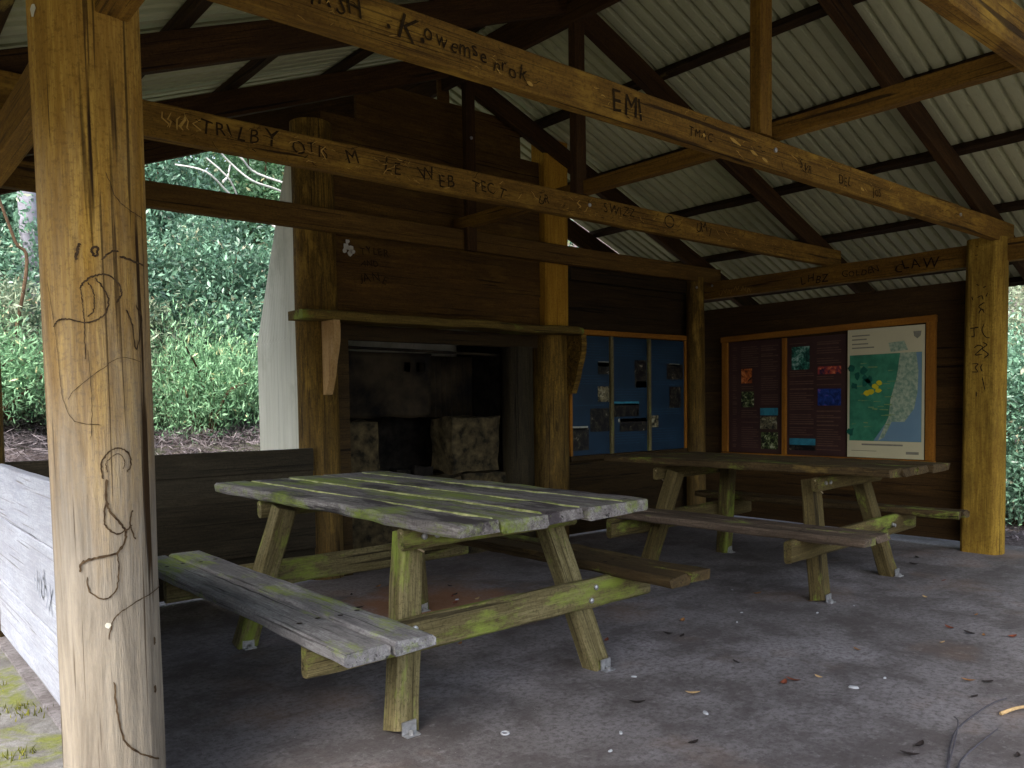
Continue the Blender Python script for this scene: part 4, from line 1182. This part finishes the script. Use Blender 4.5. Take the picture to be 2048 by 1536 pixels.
for x, y, s in ((3.21, 1.64, 1.1), (2.64, 2.34, .7), (2.15, 1.97, .7), (2.01, 1.89, .6), (3.90, 2.65, .45), (3.71, 2.55, .5), (3.42, 1.61, .6), (2.53, 1.88, .9), (4.33, 3.01, .5), (2.2, 3.9, .9), (2.33, 3.75, .7),
                (2.9, 4.0, .8), (2.5, 3.6, .9), (4.2, 2.36, .6), (4.5, 2.3, .5)):
    drop('pale_chip', CM, x, y, 0.001, random.uniform(0, 6.28), s, 'small whitish chip of litter lying on the concrete floor', 'litter', 'pale chips of litter on the floor')

mb = MB()
tube(mb, catmull([(2.62, 1.04, .012), (2.71, 1.07, .014), (2.88, 1.13, .016), (3.06, 1.17, .02), (3.36, 1.18, .02), (3.51, 1.17, .012)]), .0045, .002)
tube(mb, catmull([(2.71, 1.07, .012), (2.89, 1.12, .03), (3.02, 1.16, .05), (3.06, 1.19, .05)]), .003, .0015)
tube(mb, catmull([(2.66, 1.02, .010), (2.78, 1.06, .012), (2.94, 1.07, .016), (3.16, 1.08, .012)]), .004, .0018)
tag(mb.build('dead_twig', 'twig'), 'forked dark dead twig lying on the floor in the near right corner', 'twig')
mb = MB(); tube(mb, catmull([(3.33, 1.13, .008), (3.40, 1.10, .02), (3.50, 1.06, .02), (3.58, 1.08, .006)]), .007, .004)
tag(mb.build('bark_strip', 'pale_leaf'), 'curled pale strip of bark beside the dead twig', 'bark')
mb = MB(); tube(mb, catmull([(0.60, 2.30, .012), (0.72, 2.24, .02), (0.82, 2.26, .012), (0.92, 2.20, .01)]), .010, .006)
tag(mb.build('fallen_branch', 'stem_brown'), 'short dark stick on the floor at the foot of the carved log post', 'stick')
mb = MB()
tor = [(1.83 + .014 * cos(t), 2.24 + .014 * sin(t), .006) for t in np.linspace(0, 2 * pi, 16)]
tube(mb, tor, .0035, .0035); tag(mb.build('bottle_ring', 'white_chip'), 'small pale ring of plastic on the floor left of the near table leg', 'litter')
# moss tufts by the half wall
mb = MB()
for cx_, cy_ in [(random.uniform(.25, .58), random.uniform(1.9, 2.5)) for _ in range(16)] + [(random.gauss(0.25, .2), random.gauss(3.6, .35)) for _ in range(34)]:
    for _ in range(34):
        x = cx_ + random.gauss(0, .03); y = cy_ + random.gauss(0, .03); h = random.uniform(.006, .02); a = random.uniform(0, 6.3)
        mb.add([(x, y, -.011), (x + .006 * cos(a), y + .006 * sin(a), -.011), (x + random.gauss(0, .006), y + random.gauss(0, .006), h)], [[0, 1, 2]], 0, random.random() * .8)
leaf_material('moss_leaf', (0.05, 0.06, 0.01), (0.17, 0.17, 0.03), 0.9, 0.1)
tag(mb.build('moss', 'moss_leaf'), 'low tufts of yellow-green moss on the path outside the half wall', 'moss', kind='stuff')

# ================================================================== VEGETATION
def leaves_np(C, Ndir, size, ar, fold=0.35):
    """leaf quads (folded rhombs) at centres C with long directions Ndir"""
    n = len(C)
    up_ = rng.normal(size=(n, 3)); up_[:, 2] += 0.9
    s = np.cross(Ndir, up_); s /= np.linalg.norm(s, axis=1)[:, None] + 1e-9
    nn = np.cross(s, Ndir)
    L = size[:, None]
    a = C - Ndir * L * 0.5; b_ = C + Ndir * L * 0.5
    c = C + s * L * ar * 0.5 + nn * L * ar * fold * 0.5 - Ndir * L * 0.05
    d = C - s * L * ar * 0.5 + nn * L * ar * fold * 0.5 - Ndir * L * 0.05
    V = np.stack([a, c, b_, d], 1).reshape(-1, 3)
    return V
def mesh_quads(name, V, tone, mat, tri_fold=True):
    n = len(V) // 4
    me = bpy.data.meshes.new(name)
    me.vertices.add(len(V)); me.vertices.foreach_set('co', V.astype(np.float32).ravel())
    idx = (np.arange(n)[:, None] * 4 + np.array([[0, 1, 2, 0, 2, 3]])).ravel()
    me.loops.add(n * 6); me.loops.foreach_set('vertex_index', idx.astype(np.int32))
    me.polygons.add(n * 2); me.polygons.foreach_set('loop_start', (np.arange(n * 2) * 3).astype(np.int32))
    me.update(calc_edges=True)
    a = me.attributes.new('tone', 'FLOAT', 'FACE'); a.data.foreach_set('value', np.repeat(tone, 2).astype(np.float32))
    me.materials.append(MATS[mat])
    return me
def foliage(R, n_clump, per, leaf, ar, mat, seed, spread=0.18, shell=0.55, droop=0.0, flat=1.0):
    """crown of leaf clumps inside an ellipsoid of radii R"""
    r_ = np.random.default_rng(seed)
    d = r_.normal(size=(n_clump, 3)); d /= np.linalg.norm(d, axis=1)[:, None]
    rad = (shell + (1 - shell) * r_.random(n_clump)) * (0.78 + 0.30 * r_.random(n_clump))
    lump = np.array([noise.noise((a * 1.9 + seed, b_ * 1.9, c * 1.9)) for a, b_, c in d])
    rad = rad * (1 + 0.55 * lump)
    cc = d * rad[:, None] * np.array(R)
    keep = cc[:, 2] > -R[2] * 0.95
    cc, d, rad = cc[keep], d[keep], rad[keep]
    C = np.repeat(cc, per, 0) + r_.normal(size=(len(cc) * per, 3)) * spread * np.array([1, 1, 0.7 * flat])
    D = np.repeat(d, per, 0) * 0.7 + r_.normal(size=C.shape) * 0.75
    D[:, 2] -= droop
    D /= np.linalg.norm(D, axis=1)[:, None]
    size = leaf * (0.45 + 1.0 * r_.random(len(C)) ** 1.6 + 0.25 * np.repeat(r_.random(len(cc)), per))
    tone = np.clip(np.repeat(r_.random(len(cc)), per) * 0.6 + r_.random(len(C)) * 0.45, 0, 1)
    return leaves_np(C, D, size, ar), tone
def stems_mb(R, n, r0, z0, seed):
    random.seed(seed); mb = MB()
    for _ in range(n):
        a = random.uniform(0, 6.28); q = random.uniform(.3, .85)
        tip = Vector((R[0] * q * cos(a), R[1] * q * sin(a), R[2] * random.uniform(-.2, .7)))
        base = Vector((random.uniform(-.12, .12), random.uniform(-.12, .12), z0)); mid = (base + tip) / 2 + Vector((random.uniform(-.15, .15), random.uniform(-.15, .15), 0.15))
        tube(mb, catmull([tuple(base), tuple(mid), tuple(tip)], 4), r0, r0 * .3, 5)
    return mb
VAR = {}
def variant(key, R, ncl, per, leaf, ar, mat, seed, **kw):
    V, t = foliage(R, ncl, per, leaf, ar, mat, seed, **kw)
    VAR[key] = (mesh_quads('foliage', V, t, mat), stems_mb(R, 9, 0.022, -R[2] * 1.0, seed).mesh('stem', ['stem_brown']), R)
variant('dark_a', (1.25, 1.0, 1.35), 800, 46, 0.062, 0.42, 'leaf_dark', 1, spread=0.12)
variant('dark_b', (1.4, 1.1, 1.2), 800, 46, 0.070, 0.40, 'leaf_dark', 2, spread=0.13)
variant('mid', (1.2, 1.0, 1.2), 760, 44, 0.058, 0.45, 'leaf_mid', 3, spread=0.12)
variant('fern', (1.0, 0.75, 0.48), 230, 60, 0.06, 0.2, 'leaf_fern', 4, spread=0.17, droop=-0.3, shell=0.15)
variant('sprig', (1.1, 0.8, 1.0), 300, 34, 0.10, 0.22, 'leaf_grey', 8, spread=0.16)
variant('grey', (1.5, 1.1, 0.9), 600, 40, 0.055, 0.35, 'leaf_grey', 5, spread=0.14)
def bush(key, x, y, dz, s, rz, name, label, cat='shrub', group=None, sz=1.0):
    fm, sm, R = VAR[key]
    z = terrain_h(x, y)
    T = bpy.data.objects.new(name, None); put(T, Matrix.Translation((x, y, z)) @ Matrix.Rotation(rz, 4, 'Z')); tag(T, label, cat, group)
    M = WM[T.name] @ Matrix.Translation((0, 0, R[2] * s * sz * 0.93 + dz)) @ Matrix.Diagonal((s, s, s * sz, 1))
    put(bpy.data.objects.new('foliage', fm), M, T)
    put(bpy.data.objects.new('stem', sm), M, T)
    return T
# behind the open back-left side
bush('fern', 3.15, 9.0, 0.02, 0.9, 0.3, 'fern_shrub', 'bright green ferny shrub low on the bank left of the chimney', sz=1.5)
bush('fern', 2.2, 9.5, 0.1, 0.75, 1.3, 'fern_shrub', 'small green ferny shrub beside the right edge of the carved post', sz=1.1)
bush('fern', 1.20, 9.0, 0.30, 0.95, 1.9, 'fern_shrub', 'light green feathery shrub low on the bank left of the carved post')
bush('fern', 4.1, 9.4, 0.1, 0.9, 2.9, 'fern_shrub', 'light green feathery shrub partly hidden by the chimney')
bush('dark_a', 2.35, 10.1, -0.05, 1.0, 0.0, 'broadleaf_shrub', 'glossy dark green shrub right behind the bright ferny shrub')
bush('dark_b', 4.1, 10.4, -0.05, 1.05, 1.1, 'broadleaf_shrub', 'glossy dark green shrub with its right side behind the chimney')
bush('mid', 0.9, 10.3, -0.35, 0.85, 2.2, 'broadleaf_shrub', 'mid green shrub seen left of the carved post')
bush('dark_b', 0.0, 11.6, 0.2, 1.2, 3.0, 'broadleaf_shrub', 'dark shrub at the far left edge below the eave')
bush('dark_a', 3.3, 11.9, 0.6, 1.3, 4.0, 'bush_tree', 'tall dark leafy tree on the slope between the carved post and the chimney', 'tree')
bush('mid', 5.2, 12.3, 0.8, 1.4, 5.0, 'bush_tree', 'mid green tree on the slope behind the chimney', 'tree')
bush('dark_b', 1.6, 12.6, 0.7, 1.35, 0.8, 'bush_tree', 'dark leafy tree on the slope directly behind the carved post', 'tree')
bush('grey', 3.6, 13.8, 1.9, 1.25, 0.9, 'bush_tree', 'pale grey-green tree top under the eave left of the chimney', 'tree')
bush('mid', 1.0, 14.6, 1.6, 1.4, 2.2, 'bush_tree', 'green tree top at the upper left under the eave, behind the grey trunk', 'tree')
bush('mid', 6.8, 13.6, 1.4, 1.6, 3.3, 'bush_tree', 'green tree far behind the end wall of the shelter', 'tree')
bush('dark_b', 9.2, 12.4, 0.8, 1.6, 1.7, 'bush_tree', 'dark green tree behind the right hand corner of the end wall', 'tree')
bush('sprig', 2.7, 9.6, -0.1, 0.8, 1.2, 'long_leaved_shrub', 'pale long-leaved shrub in front of the dark glossy shrub, left of the chimney')
bush('sprig', 1.2, 9.5, 0.1, 0.75, 2.7, 'long_leaved_shrub', 'pale long-leaved shrub at the left edge in front of the grey trunk')
# beyond the right-hand post
bush('dark_a', 11.6, 3.75, 0.0, 1.0, 0.4, 'broadleaf_shrub', 'blue-green shrub showing right beside the yellow post')
bush('mid', 12.0, 2.6, 0.0, 1.05, 2.4, 'broadleaf_shrub', 'bushy green shrub at the extreme right edge')
bush('grey', 13.6, 4.2, 1.4, 1.2, 1.4, 'bush_tree', 'pale leaved tree above the shrub beside the yellow post', 'tree')
bush('dark_b', 13.9, 6.6, 0.5, 1.5, 2.0, 'bush_tree', 'dark tree beyond the side wall of the shelter', 'tree')
bush('dark_b', 14.8, 2.0, 0.9, 1.6, 0.2, 'bush_tree', 'large dark tree beyond the bushy shrub at the right edge', 'tree')

for x, y, k, sc, lb in ((11.4, -2.4, 'dark_b', 2.0, 'unseen dark shrub added to shade the front right corner of the shelter'), (11.8, 0.3, 'dark_a', 1.5, 'unseen dark shrub added to block light past the open right side of the shelter'),  # these two stand out of view, added to cut light entering from the right
                        (7.4, 13.0, 'mid', 2.5, 'big green tree rising behind the end wall of the shelter')):
    bush(k, x, y, 0, sc, x, 'bush_tree', lb, 'tree')

# twiggy leaf litter on the bank
def litter():
    n = 42000
    x = rng.uniform(-1.5, 6.5, n); y = rng.uniform(6.7, 10.6, n)
    z = np.array([terrain_h(a, b_) for a, b_ in zip(x, y)]) + rng.uniform(0.0, 0.16, n)
    C = np.stack([x, y, z], 1)
    D = rng.normal(size=(n, 3)); D[:, 2] *= 0.45; D /= np.linalg.norm(D, axis=1)[:, None]
    V = leaves_np(C, D, rng.uniform(.03, .19, n), 0.07)
    o = bpy.data.objects.new('leaf_litter', mesh_quads('leaf_litter', V, rng.random(n), 'twig_litter')); put(o, Matrix.Identity(4))
    tag(o, 'grey-brown twigs and dead leaves covering the bank behind the shelter', 'leaf litter', kind='stuff')
    n = 5000
    x = rng.uniform(7.6, 13, n); y = rng.uniform(0.5, 5.5, n)
    z = np.array([terrain_h(a, b_) for a, b_ in zip(x, y)]) + rng.uniform(0.0, 0.03, n)
    C = np.stack([x, y, z], 1); D = rng.normal(size=(n, 3)); D[:, 2] *= 0.3; D /= np.linalg.norm(D, axis=1)[:, None]
    V = leaves_np(C, D, rng.uniform(.04, .1, n), 0.3)
    o = bpy.data.objects.new('leaf_litter', mesh_quads('leaf_litter', V, rng.random(n), 'twig_litter')); put(o, Matrix.Identity(4))
    tag(o, 'pinkish dead leaves scattered on the ground beyond the yellow post', 'leaf litter', kind='stuff')
litter()

# grey tree trunk seen left of the near post, bare pale branches under the eave
def trunk_tree():
    x, y = 1.74, 10.0
    T = empty('gum_tree', (x, y, terrain_h(x, y) - .05)); tag(T, 'smooth pale grey tree trunk rising just left of the carved post', 'tree')
    z0 = terrain_h(x, y) - .05
    mb = MB(); tube(mb, catmull([(x + .05, y, z0), (x, y, 2.4), (x - .03, y, 3.6), (x - .12, y, 5.2), (x - .3, y + .2, 7.5)], 6), .13, .07, 14)
    mb.build('trunk', 'bark_grey', T, smooth=True)
    mb = MB(); tube(mb, catmull([(x - .03, y, 4.6), (x + .6, y + .1, 5.6), (x + 1.3, y, 6.3)], 6), .05, .02, 8)
    tube(mb, catmull([(x - .1, y, 5.2), (x - .8, y + .1, 6.2), (x - 1.4, y, 6.9)], 6), .05, .02, 8); mb.build('branch', 'bark_grey', T)
    V, t = foliage((1.9, 1.7, 0.9), 260, 40, 0.10, 0.3, 'leaf_grey', 11, spread=0.2)
    put(bpy.data.objects.new('crown', mesh_quads('crown', V, t, 'leaf_grey')), Matrix.Translation((x, y, 7.4)), T)
trunk_tree()
random.seed(3)
def branch_tree():
    x, y = 4.5, 9.2
    z0 = terrain_h(x, y) - .05
    T = empty('bare_sapling', (x, y, z0)); tag(T, 'leafless sapling with thin whitish branches crossing under the eave', 'tree')
    mb = MB()
    tube(mb, catmull([(x, y, z0), (x - .02, y, 2.4), (x + .05, y, 3.3), (x + .2, y, 4.4)], 5), .025, .012, 7)
    for p in ([(3.42, 9.2, 4.10), (3.62, 9.2, 3.96), (3.85, 9.2, 3.80), (4.2, 9.2, 3.75), (4.55, 9.2, 3.6)], [(3.3, 9.2, 3.95), (3.55, 9.2, 3.75), (3.78, 9.2, 3.50), (4.1, 9.2, 3.3), (4.48, 9.2, 3.0)],
              [(3.5, 9.2, 4.2), (3.72, 9.2, 4.05), (3.95, 9.2, 3.92), (4.6, 9.2, 3.8)], [(3.0, 9.2, 3.85), (3.3, 9.2, 3.8), (3.6, 9.2, 3.62), (3.9, 9.2, 3.45), (4.5, 9.2, 3.2)],
              [(3.62, 9.2, 3.96), (3.58, 9.2, 3.82), (3.48, 9.2, 3.72)]):
        p = [(a, b_ + random.uniform(-.1, .1), c) for a, b_, c in p]
        tube(mb, catmull(p, 5), .009, .014, 6)
    mb.build('branch', 'branch_pale', T)
branch_tree()
mb = MB(); tube(mb, catmull([(1.15, 9.0, terrain_h(1.15, 9)), (1.50, 9.0, 2.5), (1.42, 9.0, 2.8), (1.28, 9.0, 3.25), (1.1, 9, 3.8)], 6), .018, .012, 7)
tag(mb.build('dead_sapling', 'stem_brown'), 'thin reddish bare stem leaning at the left edge', 'stem')
